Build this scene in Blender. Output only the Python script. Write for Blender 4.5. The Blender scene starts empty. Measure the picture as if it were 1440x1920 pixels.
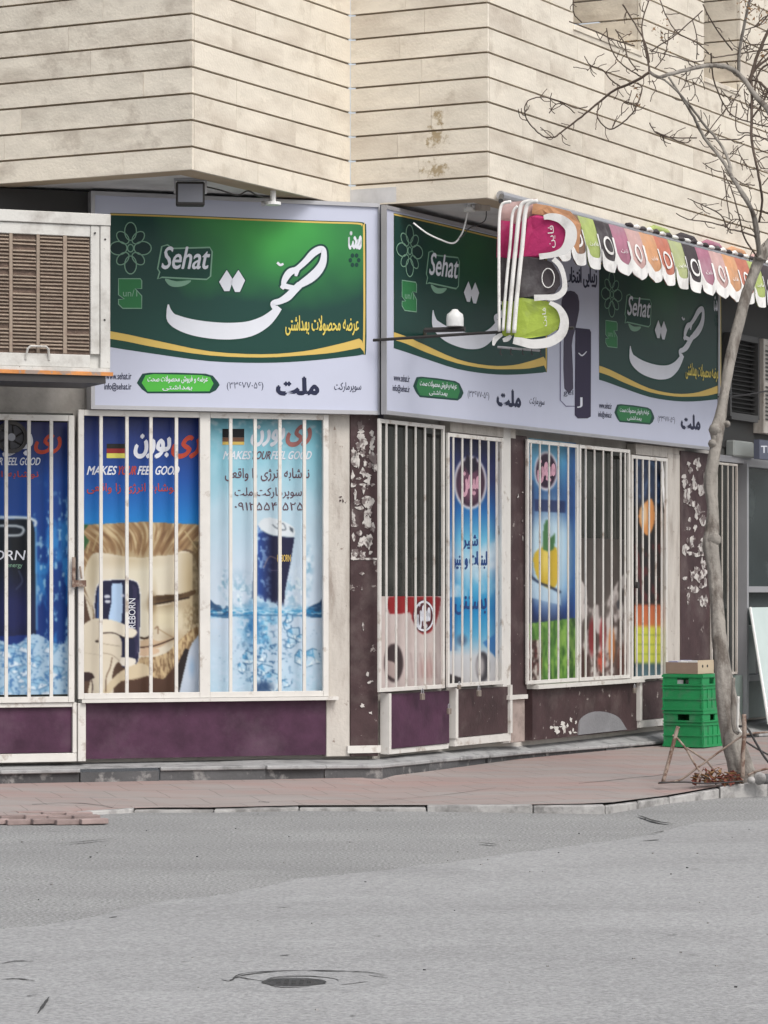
import bpy, bmesh, math, random, unicodedata
import numpy as np
from mathutils import Vector, Matrix
R = math.radians
rnd = random.Random(7)
scn = bpy.context.scene
COL = scn.collection

# ------------------------------------------------------------------ camera, light, exposure
H, F, CX, CY = 1.55, 5770.0, 720.0, 1110.0      # eye height, focal length and horizon in photo pixels
cam = bpy.data.cameras.new("camera"); cam_o = bpy.data.objects.new("camera", cam); COL.objects.link(cam_o)
cam_o.location = (0, 0, H); cam_o.rotation_euler = (R(90), 0, 0)
cam.sensor_fit = 'HORIZONTAL'; cam.sensor_width = 36; cam.lens = 36*F/1440; cam.shift_y = 150/1440
cam.clip_start = .1; cam.clip_end = 900
scn.camera = cam_o
world = bpy.data.worlds.new("World"); scn.world = world; world.use_nodes = True
SUN_AZ, SUN_EL = R(146), R(50)                   # azimuth clockwise from +Y
wn = world.node_tree; wn.nodes.clear()
sky = wn.nodes.new('ShaderNodeTexSky'); sky.sky_type = 'NISHITA'; sky.sun_disc = False
sky.sun_elevation = SUN_EL; sky.sun_rotation = SUN_AZ; sky.air_density = 1.0; sky.dust_density = 4.0; sky.ozone_density = 1.0
hs = wn.nodes.new('ShaderNodeHueSaturation'); hs.inputs['Saturation'].default_value = .32
bg = wn.nodes.new('ShaderNodeBackground'); bg.inputs['Strength'].default_value = .15
wo = wn.nodes.new('ShaderNodeOutputWorld')
wn.links.new(sky.outputs[0], hs.inputs['Color']); wn.links.new(hs.outputs[0], bg.inputs[0]); wn.links.new(bg.outputs[0], wo.inputs[0])
sun = bpy.data.lights.new("sun", 'SUN'); sun.energy = 1.1; sun.angle = R(25); sun.color = (1, .96, .9)
sun_o = bpy.data.objects.new("sun", sun); COL.objects.link(sun_o)
sd = Vector((math.sin(SUN_AZ)*math.cos(SUN_EL), math.cos(SUN_AZ)*math.cos(SUN_EL), math.sin(SUN_EL)))
sun_o.rotation_euler = sd.to_track_quat('Z', 'Y').to_euler(); sun_o.location = (0, -5, 20)
scn.view_settings.view_transform = 'Standard'; scn.view_settings.look = 'None'
scn.view_settings.gamma = 1; scn.view_settings.exposure = 0.30

# ------------------------------------------------------------------ helpers
def lin(c):
    return tuple(((x/255)/12.92 if x/255 <= .04045 else ((x/255+.055)/1.055)**2.4) for x in c)
def alb(c, k=.85):
    return tuple(min(.85, v*k) for v in lin(c))

class Pl:
    """a vertical plane: point p, direction u (to the right), normal n towards the street"""
    def __init__(s, p, deg):
        s.p = Vector((p[0], p[1])); a = R(deg); s.u = Vector((math.cos(a), math.sin(a))); s.n = Vector((math.sin(a), -math.cos(a)))
    def s(s, px, off=0):
        k = (px-CX)/F; q = s.p+s.n*off
        return (k*q.y-q.x)/(s.u.x-k*s.u.y)
    def z(s, px, py, off=0):
        t = s.s(px, off); y = (s.p+s.n*off+s.u*t).y
        return H+(CY-py)*y/F
    def at(s, t, z, off=0):
        q = s.p+s.n*off+s.u*t; return Vector((q.x, q.y, z))
    def px(s, px, py, off=0):
        t = s.s(px, off); return s.at(t, s.z(px, py, off), off)
def gnd(px, py, z=0.0):
    y = F*(H-z)/(py-CY); return Vector(((px-CX)/F*y, y, z))
def dep(px, py, y):
    return Vector(((px-CX)/F*y, y, H+(CY-py)*y/F))
def proj(v): return (CX+F*v[0]/v[1], CY-F*(v[2]-H)/v[1])

P0 = (-.03, 24.2)
W1 = Pl(P0, 19.0); W2 = Pl(P0, 62.5)
ZS = 4.60
pAB = dep(360, 318, 22.2); pBC = dep(655, 388, 22.2*792/722); pCD = dep(918, 372, 22.2*792/738)
FB = Pl((pAB.x, pAB.y), 62.5); lenB = (Vector((pBC.x, pBC.y))-FB.p).length
qB = FB.p+FB.u*lenB
FC = Pl(qB, -27.5); lenC = (Vector((pCD.x, pCD.y))-qB).length
qC = qB+FC.u*lenC
FD = Pl(qC, 62.5)
FA = Pl((pAB.x, pAB.y), -27.5)

def props(o, label=None, cat=None, group=None, kind=None):
    if label: o['label'] = label
    if cat: o['category'] = cat
    if group: o['group'] = group
    if kind: o['kind'] = kind
    return o
def mesh(name, vs, fs, m, parent=None, smooth=False, mats=None, fmat=None):
    me = bpy.data.meshes.new(name); me.from_pydata([tuple(v) for v in vs], [], fs)
    for mm in (mats or [m]): me.materials.append(mm)
    if fmat:
        for p, i in zip(me.polygons, fmat): p.material_index = i
    if smooth:
        for p in me.polygons: p.use_smooth = True
    me.update()
    o = bpy.data.objects.new(name, me); COL.objects.link(o)
    if parent is not None: o.parent = parent; o.matrix_parent_inverse = parent.matrix_world.inverted() if False else Matrix.Translation(-Vector(parent.get('_loc', (0, 0, 0))))
    return o
def empty(name, loc=(0, 0, 0), parent=None):
    o = bpy.data.objects.new(name, None); COL.objects.link(o); o.location = loc; o.empty_display_size = .1
    o['_loc'] = tuple(loc)
    if parent is not None:
        o.parent = parent; o.matrix_parent_inverse = Matrix.Translation(-Vector(parent.get('_loc', (0, 0, 0))))
    return o
class MB:
    def __init__(s): s.v = []; s.f = []; s.m = []
    def add(s, vs, fs, mi=0):
        b = len(s.v); s.v += [Vector(v) for v in vs]; s.f += [tuple(i+b for i in f) for f in fs]; s.m += [mi]*len(fs)
        return s
    def hexa(s, c, mi=0):     # 8 corners: bottom 4 ccw, top 4 ccw
        return s.add(c, [(3, 2, 1, 0), (4, 5, 6, 7), (0, 1, 5, 4), (1, 2, 6, 5), (2, 3, 7, 6), (3, 0, 4, 7)], mi)
    def pbox(s, pl, s0, s1, z0, z1, o0, o1, mi=0, z0b=None, z1b=None):
        z0b = z0 if z0b is None else z0b; z1b = z1 if z1b is None else z1b
        A = pl.at
        return s.hexa([A(s0, z0, o1), A(s1, z0b, o1), A(s1, z0b, o0), A(s0, z0, o0),
                       A(s0, z1, o1), A(s1, z1b, o1), A(s1, z1b, o0), A(s0, z1, o0)], mi)
    def box(s, c, sz, rot=0, mi=0):
        c = Vector(c); M = Matrix.Rotation(rot, 3, 'Z'); x, y, z = (t/2 for t in sz)
        return s.hexa([c+M@Vector(p) for p in [(-x, -y, -z), (x, -y, -z), (x, y, -z), (-x, y, -z), (-x, -y, z), (x, -y, z), (x, y, z), (-x, y, z)]], mi)
    def tube(s, pts, rad, n=8, mi=0, cap=True):
        pts = [Vector(p) for p in pts]; k = len(pts)
        if not hasattr(rad, '__len__'): rad = [rad]*k
        t0 = (pts[1]-pts[0]).normalized(); up = Vector((0, 0, 1)) if abs(t0.z) < .9 else Vector((1, 0, 0))
        a = t0.cross(up).normalized(); vs = []
        for i, p in enumerate(pts):
            t = ((pts[min(i+1, k-1)]-p).normalized()+(p-pts[max(i-1, 0)]).normalized()); t = t.normalized() if t.length > 1e-6 else t0
            a = (a-t*a.dot(t)).normalized(); b = t.cross(a)
            for j in range(n):
                w = 2*math.pi*j/n; vs.append(p+(a*math.cos(w)+b*math.sin(w))*rad[i])
        fs = [(i*n+j, i*n+(j+1) % n, (i+1)*n+(j+1) % n, (i+1)*n+j) for i in range(k-1) for j in range(n)]
        if cap: fs += [tuple(range(n))[::-1], tuple((k-1)*n+j for j in range(n))]
        return s.add(vs, fs, mi)
    def prism(s, pts, d, mi=0):   # polygon (3D points) pushed along vector d
        n = len(pts); d = Vector(d); vs = [Vector(p) for p in pts]+[Vector(p)+d for p in pts]
        return s.add(vs, [tuple(range(n)), tuple(range(2*n-1, n-1, -1))]+[(i, i+n, (i+1) % n+n, (i+1) % n) for i in range(n)], mi)
    def disc(s, c, ax, up, r0, r1, d0, d1, n=20, mi=0):   # ring / cylinder about axis ax
        ax = Vector(ax).normalized(); a = ax.cross(Vector(up)).normalized(); b = ax.cross(a); c = Vector(c); vs = []
        for (r, d) in ((r0, d0), (r1, d0), (r1, d1), (r0, d1)):
            for j in range(n):
                w = 2*math.pi*j/n; vs.append(c+ax*d+(a*math.cos(w)+b*math.sin(w))*r)
        return s.add(vs, [(q*n+j, q*n+(j+1) % n, ((q+1) % 4)*n+(j+1) % n, ((q+1) % 4)*n+j) for q in range(4) for j in range(n)], mi)
    def build(s, name, m, parent=None, smooth=False, bevel=0, mats=None):
        o = mesh(name, s.v, s.f, m, parent, smooth, mats, s.m if mats else None)
        bm = bmesh.new(); bm.from_mesh(o.data); bmesh.ops.recalc_face_normals(bm, faces=bm.faces)
        if bevel: bmesh.ops.bevel(bm, geom=[e for e in bm.edges if e.calc_face_angle(0) > .5], offset=bevel, segments=1, affect='EDGES', clamp_overlap=True)
        bm.to_mesh(o.data); bm.free()
        return o
def spline(pts, n=6, closed=False):
    out = []; k = len(pts); P = [tuple(p) for p in pts]
    rng = range(k) if closed else range(k-1)
    for i in rng:
        p0 = P[(i-1) % k] if closed or i else P[0]; p1 = P[i]; p2 = P[(i+1) % k]; p3 = P[(i+2) % k] if closed or i+2 < k else P[-1]
        for j in range(n):
            t = j/n
            out.append(tuple(.5*(2*b+(c-a)*t+(2*a-5*b+4*c-d)*t*t+(3*b-a-3*c+d)*t**3) for a, b, c, d in zip(p0, p1, p2, p3)))
    if not closed: out.append(P[-1])
    return out

# ------------------------------------------------------------------ materials
def mat(name, col, rough=.7, metal=0, var=.12, vscale=3., bump=.0, bscale=40., dirt=None, dirt_scale=1.5, dirt_amt=.5, dirt_lo=.5, dirt_hi=.65,
        rand=0., spec=.5, stretch=None, dirt2=None, d2=(1, 4, .6, .66)):
    m = bpy.data.materials.new(name); m.use_nodes = True; nt = m.node_tree; N = nt.nodes; L = nt.links
    b = N['Principled BSDF']; b.inputs['Roughness'].default_value = rough; b.inputs['Metallic'].default_value = metal
    b.inputs['Specular IOR Level'].default_value = spec
    tc = N.new('ShaderNodeTexCoord'); vec = tc.outputs['Object']
    if rand:
        oi = N.new('ShaderNodeObjectInfo'); ad = N.new('ShaderNodeVectorMath'); ad.operation = 'ADD'
        mu = N.new('ShaderNodeMath'); mu.operation = 'MULTIPLY'; mu.inputs[1].default_value = 57; L.new(oi.outputs['Random'], mu.inputs[0])
        L.new(vec, ad.inputs[0]); L.new(mu.outputs[0], ad.inputs[1]); vec = ad.outputs[0]
    if stretch:
        mp = N.new('ShaderNodeMapping'); mp.inputs['Scale'].default_value = stretch; L.new(vec, mp.inputs[0]); svec = mp.outputs[0]
    else: svec = vec
    n1 = N.new('ShaderNodeTexNoise'); n1.inputs['Scale'].default_value = vscale; n1.inputs['Detail'].default_value = 6; n1.inputs['Roughness'].default_value = .6
    L.new(svec, n1.inputs[0])
    mr = N.new('ShaderNodeMapRange'); mr.inputs['From Min'].default_value = .25; mr.inputs['From Max'].default_value = .75
    mr.inputs['To Min'].default_value = 1-var; mr.inputs['To Max'].default_value = 1+var; L.new(n1.outputs[0], mr.inputs[0])
    val = mr.outputs[0]
    if rand:
        r2 = N.new('ShaderNodeMapRange'); r2.inputs['To Min'].default_value = 1-rand; r2.inputs['To Max'].default_value = 1+rand*.6; L.new(oi.outputs['Random'], r2.inputs[0])
        mm = N.new('ShaderNodeMath'); mm.operation = 'MULTIPLY'; L.new(val, mm.inputs[0]); L.new(r2.outputs[0], mm.inputs[1]); val = mm.outputs[0]
    vm = N.new('ShaderNodeVectorMath'); vm.operation = 'SCALE'; vm.inputs[0].default_value = col[:3]; L.new(val, vm.inputs['Scale'])
    out = vm.outputs[0]
    for k, (dc, ds, da, lo, hi) in enumerate([(dirt, dirt_scale, dirt_amt, dirt_lo, dirt_hi), (dirt2, d2[0]*d2[1], .9, d2[2], d2[3])]):
        if dc is None: continue
        n2 = N.new('ShaderNodeTexNoise'); n2.inputs['Scale'].default_value = ds; n2.inputs['Detail'].default_value = 8; n2.inputs['Roughness'].default_value = .65
        L.new(svec if k == 0 else vec, n2.inputs[0])
        m2 = N.new('ShaderNodeMapRange'); m2.inputs['From Min'].default_value = lo; m2.inputs['From Max'].default_value = hi; m2.inputs['To Max'].default_value = da
        L.new(n2.outputs[0], m2.inputs[0])
        mx = N.new('ShaderNodeMix'); mx.data_type = 'RGBA'; L.new(m2.outputs[0], mx.inputs[0]); L.new(out, mx.inputs[6]); mx.inputs[7].default_value = (*dc, 1)
        out = mx.outputs[2]
    L.new(out, b.inputs['Base Color'])
    if bump:
        n3 = N.new('ShaderNodeTexNoise'); n3.inputs['Scale'].default_value = bscale; n3.inputs['Detail'].default_value = 5; L.new(vec, n3.inputs[0])
        bp = N.new('ShaderNodeBump'); bp.inputs['Strength'].default_value = bump; bp.inputs['Distance'].default_value = .01; L.new(n3.outputs[0], bp.inputs['Height']); L.new(bp.outputs[0], b.inputs['Normal'])
    return m
def c(*x): return alb(x)
M = {}
M['stone'] = mat('cream travertine', (.72, .66, .56), .6, var=.10, vscale=5, bump=.35, bscale=50, rand=.045, stretch=(.7, .7, 2.2), dirt=(.42, .35, .28), dirt_scale=1.1, dirt_amt=.8, dirt_lo=.48, dirt_hi=.76, dirt2=(.43, .37, .29), d2=(1, 3.6, .56, .8))
M['stoned'] = mat('weathered travertine', (.72, .655, .55), .6, var=.12, vscale=5, bump=.35, bscale=50, rand=.06, stretch=(.8, .8, 2.0), dirt=(.34, .28, .22), dirt_scale=1.6, dirt_amt=.75, dirt_lo=.5, dirt_hi=.76, dirt2=(.36, .30, .24), d2=(1, 3.2, .54, .76))
M['stain'] = mat('stained travertine', (.72, .66, .56), .6, var=.10, vscale=5, bump=.35, bscale=50, rand=.045, stretch=(.7, .7, 2.2), dirt=(.42, .35, .28), dirt_scale=1.1, dirt_amt=.8, dirt_lo=.48, dirt_hi=.76, dirt2=(.43, .37, .29), d2=(1, 3.6, .56, .8))
def add_stain(m, pts, col):
    nt = m.node_tree; N = nt.nodes; L = nt.links; b = N['Principled BSDF']; src = b.inputs['Base Color'].links[0].from_socket; tc = N.new('ShaderNodeTexCoord')
    nz = N.new('ShaderNodeTexNoise'); nz.inputs['Scale'].default_value = 14; nz.inputs['Detail'].default_value = 6; nz.inputs['Roughness'].default_value = .7; L.new(tc.outputs['Object'], nz.inputs[0])
    for p, rx, rz in pts:
        sb = N.new('ShaderNodeVectorMath'); sb.operation = 'SUBTRACT'; L.new(tc.outputs['Object'], sb.inputs[0]); sb.inputs[1].default_value = tuple(p)
        ml = N.new('ShaderNodeVectorMath'); ml.operation = 'MULTIPLY'; L.new(sb.outputs[0], ml.inputs[0]); ml.inputs[1].default_value = (1/rx, 1/rx, 1/rz)
        ln = N.new('ShaderNodeVectorMath'); ln.operation = 'LENGTH'; L.new(ml.outputs[0], ln.inputs[0])
        su = N.new('ShaderNodeMath'); su.operation = 'MULTIPLY_ADD'; su.inputs[1].default_value = -.28; L.new(ln.outputs['Value'], su.inputs[0]); L.new(nz.outputs[0], su.inputs[2])
        mr = N.new('ShaderNodeMapRange'); mr.inputs['From Min'].default_value = .32; mr.inputs['From Max'].default_value = .44; mr.inputs['To Max'].default_value = .85; L.new(su.outputs[0], mr.inputs[0])
        mx = N.new('ShaderNodeMix'); mx.data_type = 'RGBA'; L.new(mr.outputs[0], mx.inputs[0]); L.new(src, mx.inputs[6]); mx.inputs[7].default_value = (*col, 1); src = mx.outputs[2]
    L.new(src, b.inputs['Base Color'])
M['joint'] = mat('joint mortar', (.40, .32, .23), .9)
M['soffit'] = mat('soffit plaster', (.62, .62, .63), .8, var=.08, dirt=(.2, .2, .2), dirt_amt=.4)
M['wall'] = mat('grey beige render', (.55, .52, .48), .8, var=.1, bump=.2, dirt=(.2, .18, .16), dirt_amt=.6)
M['dark'] = mat('dark recess', (.035, .034, .034), .8)
M['white'] = mat('white gloss paint on steel', (.64, .62, .585), .35, var=.08, vscale=6, dirt=(.27, .2, .15), dirt_scale=8, dirt_amt=.8, dirt_lo=.56, dirt_hi=.70)
M['cream'] = mat('worn cream paint', (.51, .475, .43), .6, var=.13, vscale=6, bump=.35, stretch=(3, 3, .7), dirt=(.24, .2, .17), dirt_scale=3, dirt_amt=.8, dirt_lo=.48, dirt_hi=.68, dirt2=(.2, .15, .12), d2=(1, 15, .64, .69))
M['purple'] = mat('faded aubergine paint', (.066, .026, .052), .5, spec=.25, var=.45, vscale=4, bump=.15, dirt=(.13, .085, .11), dirt_scale=2.2, dirt_amt=.55, dirt_lo=.5, dirt_hi=.75, dirt2=(.35, .3, .3), d2=(1, 22, .70, .74))
M['brown'] = mat('dark maroon paint', (.058, .034, .036), .55, spec=.25, var=.35, vscale=4, bump=.2, dirt=(.14, .11, .105), dirt_scale=3, dirt_amt=.6, dirt_lo=.5, dirt_hi=.7, dirt2=(.36, .32, .30), d2=(1, 13, .64, .68))
M['torn'] = mat('torn paper remnants', (.50, .475, .45), .9, var=.35, vscale=14, dirt=(.11, .08, .08), dirt_scale=13, dirt_amt=.9, dirt_lo=.48, dirt_hi=.54)
M['signface'] = mat('sign vinyl', (.50, .525, .64), .35, spec=.25, var=.02)
M['alu'] = mat('grey aluminium frame', (.42, .42, .44), .35, metal=.4, var=.08)
M['iron'] = mat('dark steel', (.045, .042, .042), .5, metal=.3, var=.2)
M['rust'] = mat('rusty pipe', (.28, .22, .18), .7, var=.3, vscale=12, dirt=(.12, .06, .04), dirt_scale=14, dirt_amt=.9, dirt_lo=.48, dirt_hi=.56)
M['glass'] = mat('dark shop glass', (.030, .032, .028), .08, var=.3, vscale=1.4, dirt=(.12, .12, .11), dirt_scale=2.0, dirt_amt=.5, dirt_lo=.5, dirt_hi=.75)
M['glass2'] = mat('green tinted glass', (.05, .062, .064), .07, var=.2, vscale=1.5, dirt=(.16, .19, .19), dirt_scale=1.2, dirt_amt=.6, dirt_lo=.5, dirt_hi=.8)
M['acw'] = mat('chipped white enamel', (.56, .55, .52), .5, var=.1, bump=.25, dirt=(.26, .235, .21), dirt_scale=5, dirt_amt=.75, dirt_lo=.48, dirt_hi=.75, dirt2=(.16, .12, .10), d2=(1, 30, .66, .70))
M['acpad'] = mat('dusty straw pad', (.13, .09, .07), .9, var=.4, vscale=25, bump=.6, bscale=90)
M['slat'] = mat('dusty louvre slat', (.34, .27, .21), .7, var=.2, vscale=14, rand=.25, dirt=(.2, .14, .11), dirt_scale=14, dirt_amt=.7)
M['orange'] = mat('orange painted edge', (.55, .22, .06), .6, var=.3, vscale=8, dirt=(.25, .22, .2), dirt_scale=9, dirt_amt=.9, dirt_lo=.5, dirt_hi=.56)
M['green'] = mat('green crate plastic', (.020, .25, .085), .5, var=.15, vscale=5, dirt=(.10, .19, .13), dirt_scale=6, dirt_amt=.6, spec=.3)
M['card'] = mat('brown cardboard', (.27, .20, .15), .85, var=.12, vscale=8)
M['bark'] = mat('grey bark', (.25, .23, .205), .9, var=.35, vscale=9, bump=1.0, bscale=30, stretch=(1, 1, .3), dirt=(.09, .072, .06), dirt_scale=8, dirt_amt=.85, dirt_lo=.5, dirt_hi=.62)
M['twig'] = mat('brown twig bark', (.085, .062, .048), .9, var=.3, vscale=10)
M['leaf'] = mat('dry leaves', (.22, .12, .05), .9, var=.4, vscale=20)
M['rubble'] = mat('red scraps', (.20, .06, .045), .9, var=.5, vscale=20)
M['black'] = mat('black plastic', (.02, .02, .022), .4)
M['lensgrey'] = mat('lamp lens', (.22, .23, .27), .25, var=.1)
M['pwhite'] = mat('white plastic', (.78, .78, .77), .4, var=.03)
M['brass'] = mat('padlock metal', (.34, .29, .25), .4, metal=.6, var=.2, vscale=20)
M['kerb'] = mat('worn kerb concrete', (.37, .36, .35), .85, var=.2, vscale=6, bump=.7, rand=.14, dirt=(.15, .145, .14), dirt_scale=5, dirt_amt=.85, dirt_lo=.46, dirt_hi=.62)
M['step'] = mat('grey step stone', (.34, .34, .34), .8, var=.16, vscale=4, bump=.5, rand=.08, dirt=(.13, .13, .13), dirt_scale=5, dirt_amt=.7)
M['riser'] = mat('dark step riser', (.085, .085, .088), .85, var=.25, vscale=5, bump=.5, rand=.25, dirt=(.32, .31, .3), dirt_scale=6, dirt_amt=.7, dirt_lo=.55, dirt_hi=.65)  # darker base than the tread stone, with paler patches
M['teal'] = mat('grey green panel', (.22, .27, .25), .5, var=.12, vscale=4, dirt=(.12, .13, .12), dirt_amt=.5)
M['palegreen'] = mat('pale glass board', (.50, .58, .56), .25, var=.06)
M['concrete'] = mat('manhole concrete', (.30, .30, .30), .85, var=.12, vscale=14, bump=.5)
M['castiron'] = mat('cast iron', (.055, .055, .055), .6, metal=.3, var=.3, vscale=30, bump=.6, bscale=60)
M['paver'] = mat('red paver', (.31, .235, .22), .85, var=.2, vscale=8, bump=.5, rand=.3)
M['plaster'] = mat('grey patch plaster', (.20, .20, .21), .85, var=.2, bump=.6)
M['pinkstone'] = mat('pinkish stone', (.36, .29, .26), .7, var=.2, vscale=8, dirt=(.15, .12, .11), dirt_scale=9)
def flat(name, col, rough=.45):
    if name not in M: M[name] = mat(name, col, rough, var=.05, vscale=4, spec=.2)
    return M[name]
M['txt_dark'] = flat('ink navy', (.022, .026, .06)); M['txt_white'] = flat('ink white', (.66, .68, .74)); M['txt_yellow'] = flat('ink yellow', (.66, .54, .12))
M['txt_red'] = flat('ink red', (.42, .06, .035)); M['txt_brown'] = flat('ink brown', (.12, .07, .09)); M['txt_blue'] = flat('ink blue', (.02, .06, .20))
M['gold'] = flat('ink gold', (.62, .44, .12)); M['gdark'] = flat('ink dark green', (.012, .055, .042)); M['gmid'] = flat('ink mid green', (.03, .17, .06))
M['gpetal'] = flat('ink petal green', (.012, .036, .034)); M['pill'] = flat('ink bright green', (.08, .42, .06)); M['gline'] = flat('ink pale green line', (.20, .36, .26)); M['blk'] = flat('ink black', (.012, .012, .014))

def asphalt(name, base, speck, bs):
    m = mat(name, base, .9, var=.09, vscale=.6, bump=bs, bscale=70, dirt=tuple(v*.70 for v in base), dirt_scale=.45, dirt_amt=.6, dirt_lo=.5, dirt_hi=.75, dirt2=tuple(v*1.12 for v in base), d2=(1, .8, .52, .66), stretch=(.5, 1.6, 1))
    nt = m.node_tree; N = nt.nodes; L = nt.links; b = N['Principled BSDF']
    src = b.inputs['Base Color'].links[0].from_socket
    tc = N.new('ShaderNodeTexCoord'); n = N.new('ShaderNodeTexNoise'); n.inputs['Scale'].default_value = 55; n.inputs['Detail'].default_value = 3; L.new(tc.outputs['Object'], n.inputs[0])
    mr = N.new('ShaderNodeMapRange'); mr.inputs['From Min'].default_value = .3; mr.inputs['From Max'].default_value = .7; mr.inputs['To Min'].default_value = 1-speck; mr.inputs['To Max'].default_value = 1+speck; L.new(n.outputs[0], mr.inputs[0])
    # sparse dark pits
    n4 = N.new('ShaderNodeTexNoise'); n4.inputs['Scale'].default_value = 5; n4.inputs['Detail'].default_value = 2; L.new(tc.outputs['Object'], n4.inputs[0])
    m4 = N.new('ShaderNodeMapRange'); m4.inputs['From Min'].default_value = .70; m4.inputs['From Max'].default_value = .80; m4.inputs['To Min'].default_value = 1; m4.inputs['To Max'].default_value = .72; L.new(n4.outputs[0], m4.inputs[0])
    mu = N.new('ShaderNodeMath'); mu.operation = 'MULTIPLY'; L.new(mr.outputs[0], mu.inputs[0]); L.new(m4.outputs[0], mu.inputs[1])
    v = N.new('ShaderNodeVectorMath'); v.operation = 'SCALE'; L.new(src, v.inputs[0]); L.new(mu.outputs[0], v.inputs['Scale']); L.new(v.outputs[0], b.inputs['Base Color'])
    return m
M['road'] = asphalt('old asphalt', (.262, .262, .259), .5, 1.0)
M['road2'] = asphalt('resurfaced asphalt', (.300, .300, .300), .26, .6)

def sidewalk_mat():
    m = mat('pinkish grey paving', (.30, .265, .25), .85, var=.12, vscale=1.2, bump=.4, bscale=40, dirt=(.33, .22, .20), dirt_scale=.9, dirt_amt=.85, dirt_lo=.42, dirt_hi=.62, stretch=(.5, 1.8, 1))
    nt = m.node_tree; N = nt.nodes; L = nt.links; b = N['Principled BSDF']; src = b.inputs['Base Color'].links[0].from_socket
    tc = N.new('ShaderNodeTexCoord'); mp = N.new('ShaderNodeMapping'); mp.inputs['Rotation'].default_value = (0, 0, R(-19)); L.new(tc.outputs['Object'], mp.inputs[0])
    br = N.new('ShaderNodeTexBrick'); br.inputs['Scale'].default_value = 1; br.inputs['Mortar Size'].default_value = .006; br.inputs['Brick Width'].default_value = .4; br.inputs['Row Height'].default_value = .4
    br.inputs['Color1'].default_value = (1, 1, 1, 1); br.inputs['Color2'].default_value = (.94, .94, .94, 1); br.inputs['Mortar'].default_value = (.70, .70, .70, 1); L.new(mp.outputs[0], br.inputs[0])
    v = N.new('ShaderNodeVectorMath'); v.operation = 'MULTIPLY'; L.new(src, v.inputs[0]); L.new(br.outputs[0], v.inputs[1]); L.new(v.outputs[0], b.inputs['Base Color'])
    return m
M['sidewalk'] = sidewalk_mat()

def attr_mat(name, rough=.35):
    m = bpy.data.materials.new(name); m.use_nodes = True; N = m.node_tree.nodes; L = m.node_tree.links; b = N['Principled BSDF']
    a = N.new('ShaderNodeVertexColor'); a.layer_name = 'print'; n = N.new('ShaderNodeTexNoise'); n.inputs['Scale'].default_value = 4; n.inputs['Detail'].default_value = 5
    tc = N.new('ShaderNodeTexCoord'); L.new(tc.outputs['Object'], n.inputs[0])
    mr = N.new('ShaderNodeMapRange'); mr.inputs['To Min'].default_value = .9; mr.inputs['To Max'].default_value = 1.08; L.new(n.outputs[0], mr.inputs[0])
    v = N.new('ShaderNodeVectorMath'); v.operation = 'SCALE'; L.new(a.outputs[0], v.inputs[0]); L.new(mr.outputs[0], v.inputs['Scale']); L.new(v.outputs[0], b.inputs['Base Color'])
    b.inputs['Roughness'].default_value = rough; b.inputs['Specular IOR Level'].default_value = .3; return m
M['print'] = attr_mat('printed vinyl')

# ------------------------------------------------------------------ lettering
FORMS = {}
for cp in list(range(0xFB50, 0xFC00))+list(range(0xFE80, 0xFEFD)):
    d = unicodedata.decomposition(chr(cp)).split()
    if len(d) >= 2 and d[0][0] == '<':
        FORMS.setdefault(''.join(chr(int(x, 16)) for x in d[1:]), {})[d[0][1:4]] = chr(cp)
def shape(t):
    if not any('\u0600' <= ch <= '\u06ff' for ch in t): return t
    t = t.replace('لا', '\ue000'); FORMS['\ue000'] = FORMS.get('لا', {}); out = []
    def joins_next(ch): return ch in FORMS and 'ini' in FORMS[ch]
    for i, ch in enumerate(t):
        if ch == '\u200c': continue
        if ch not in FORMS: out.append(ch); continue
        f = FORMS[ch]; pv = i > 0 and joins_next(t[i-1]); nx = joins_next(ch) and i+1 < len(t) and t[i+1] in FORMS
        k = 'med' if pv and nx and 'med' in f else 'fin' if pv and 'fin' in f else 'ini' if nx and 'ini' in f else 'iso'
        out.append(f.get(k, ch))
    s = ''.join(out); res = []; i = 0                      # reverse, keep number runs
    toks = []
    for ch in s:
        if (ch.isdigit()) and toks and toks[-1][-1].isdigit(): toks[-1] += ch
        else: toks.append(ch)
    r = ''.join(reversed(toks))
    return r.translate(str.maketrans('()', ')('))
_tc = {}
def glyphs(txt, bold=0.0):
    bold = 0; key = (txt, bold)
    if key in _tc: return _tc[key]
    cu = bpy.data.curves.new('t', 'FONT'); cu.body = shape(txt); cu.offset = bold; cu.resolution_u = 3
    o = bpy.data.objects.new('t', cu); COL.objects.link(o); bpy.context.view_layer.update()
    me = bpy.data.meshes.new_from_object(o.evaluated_get(bpy.context.evaluated_depsgraph_get()))
    v = [tuple(q.co[:2]) for q in me.vertices]; f = [tuple(p.vertices) for p in me.polygons]
    bpy.data.objects.remove(o); bpy.data.curves.remove(cu); bpy.data.meshes.remove(me)
    xs = [q[0] for q in v]; ys = [q[1] for q in v]; x0, x1, y0, y1 = min(xs), max(xs), min(ys), max(ys)
    r = ([((x-x0)/(x1-x0), (y-y0)/(y1-y0)) for x, y in v], f); _tc[key] = r
    return r
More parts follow.
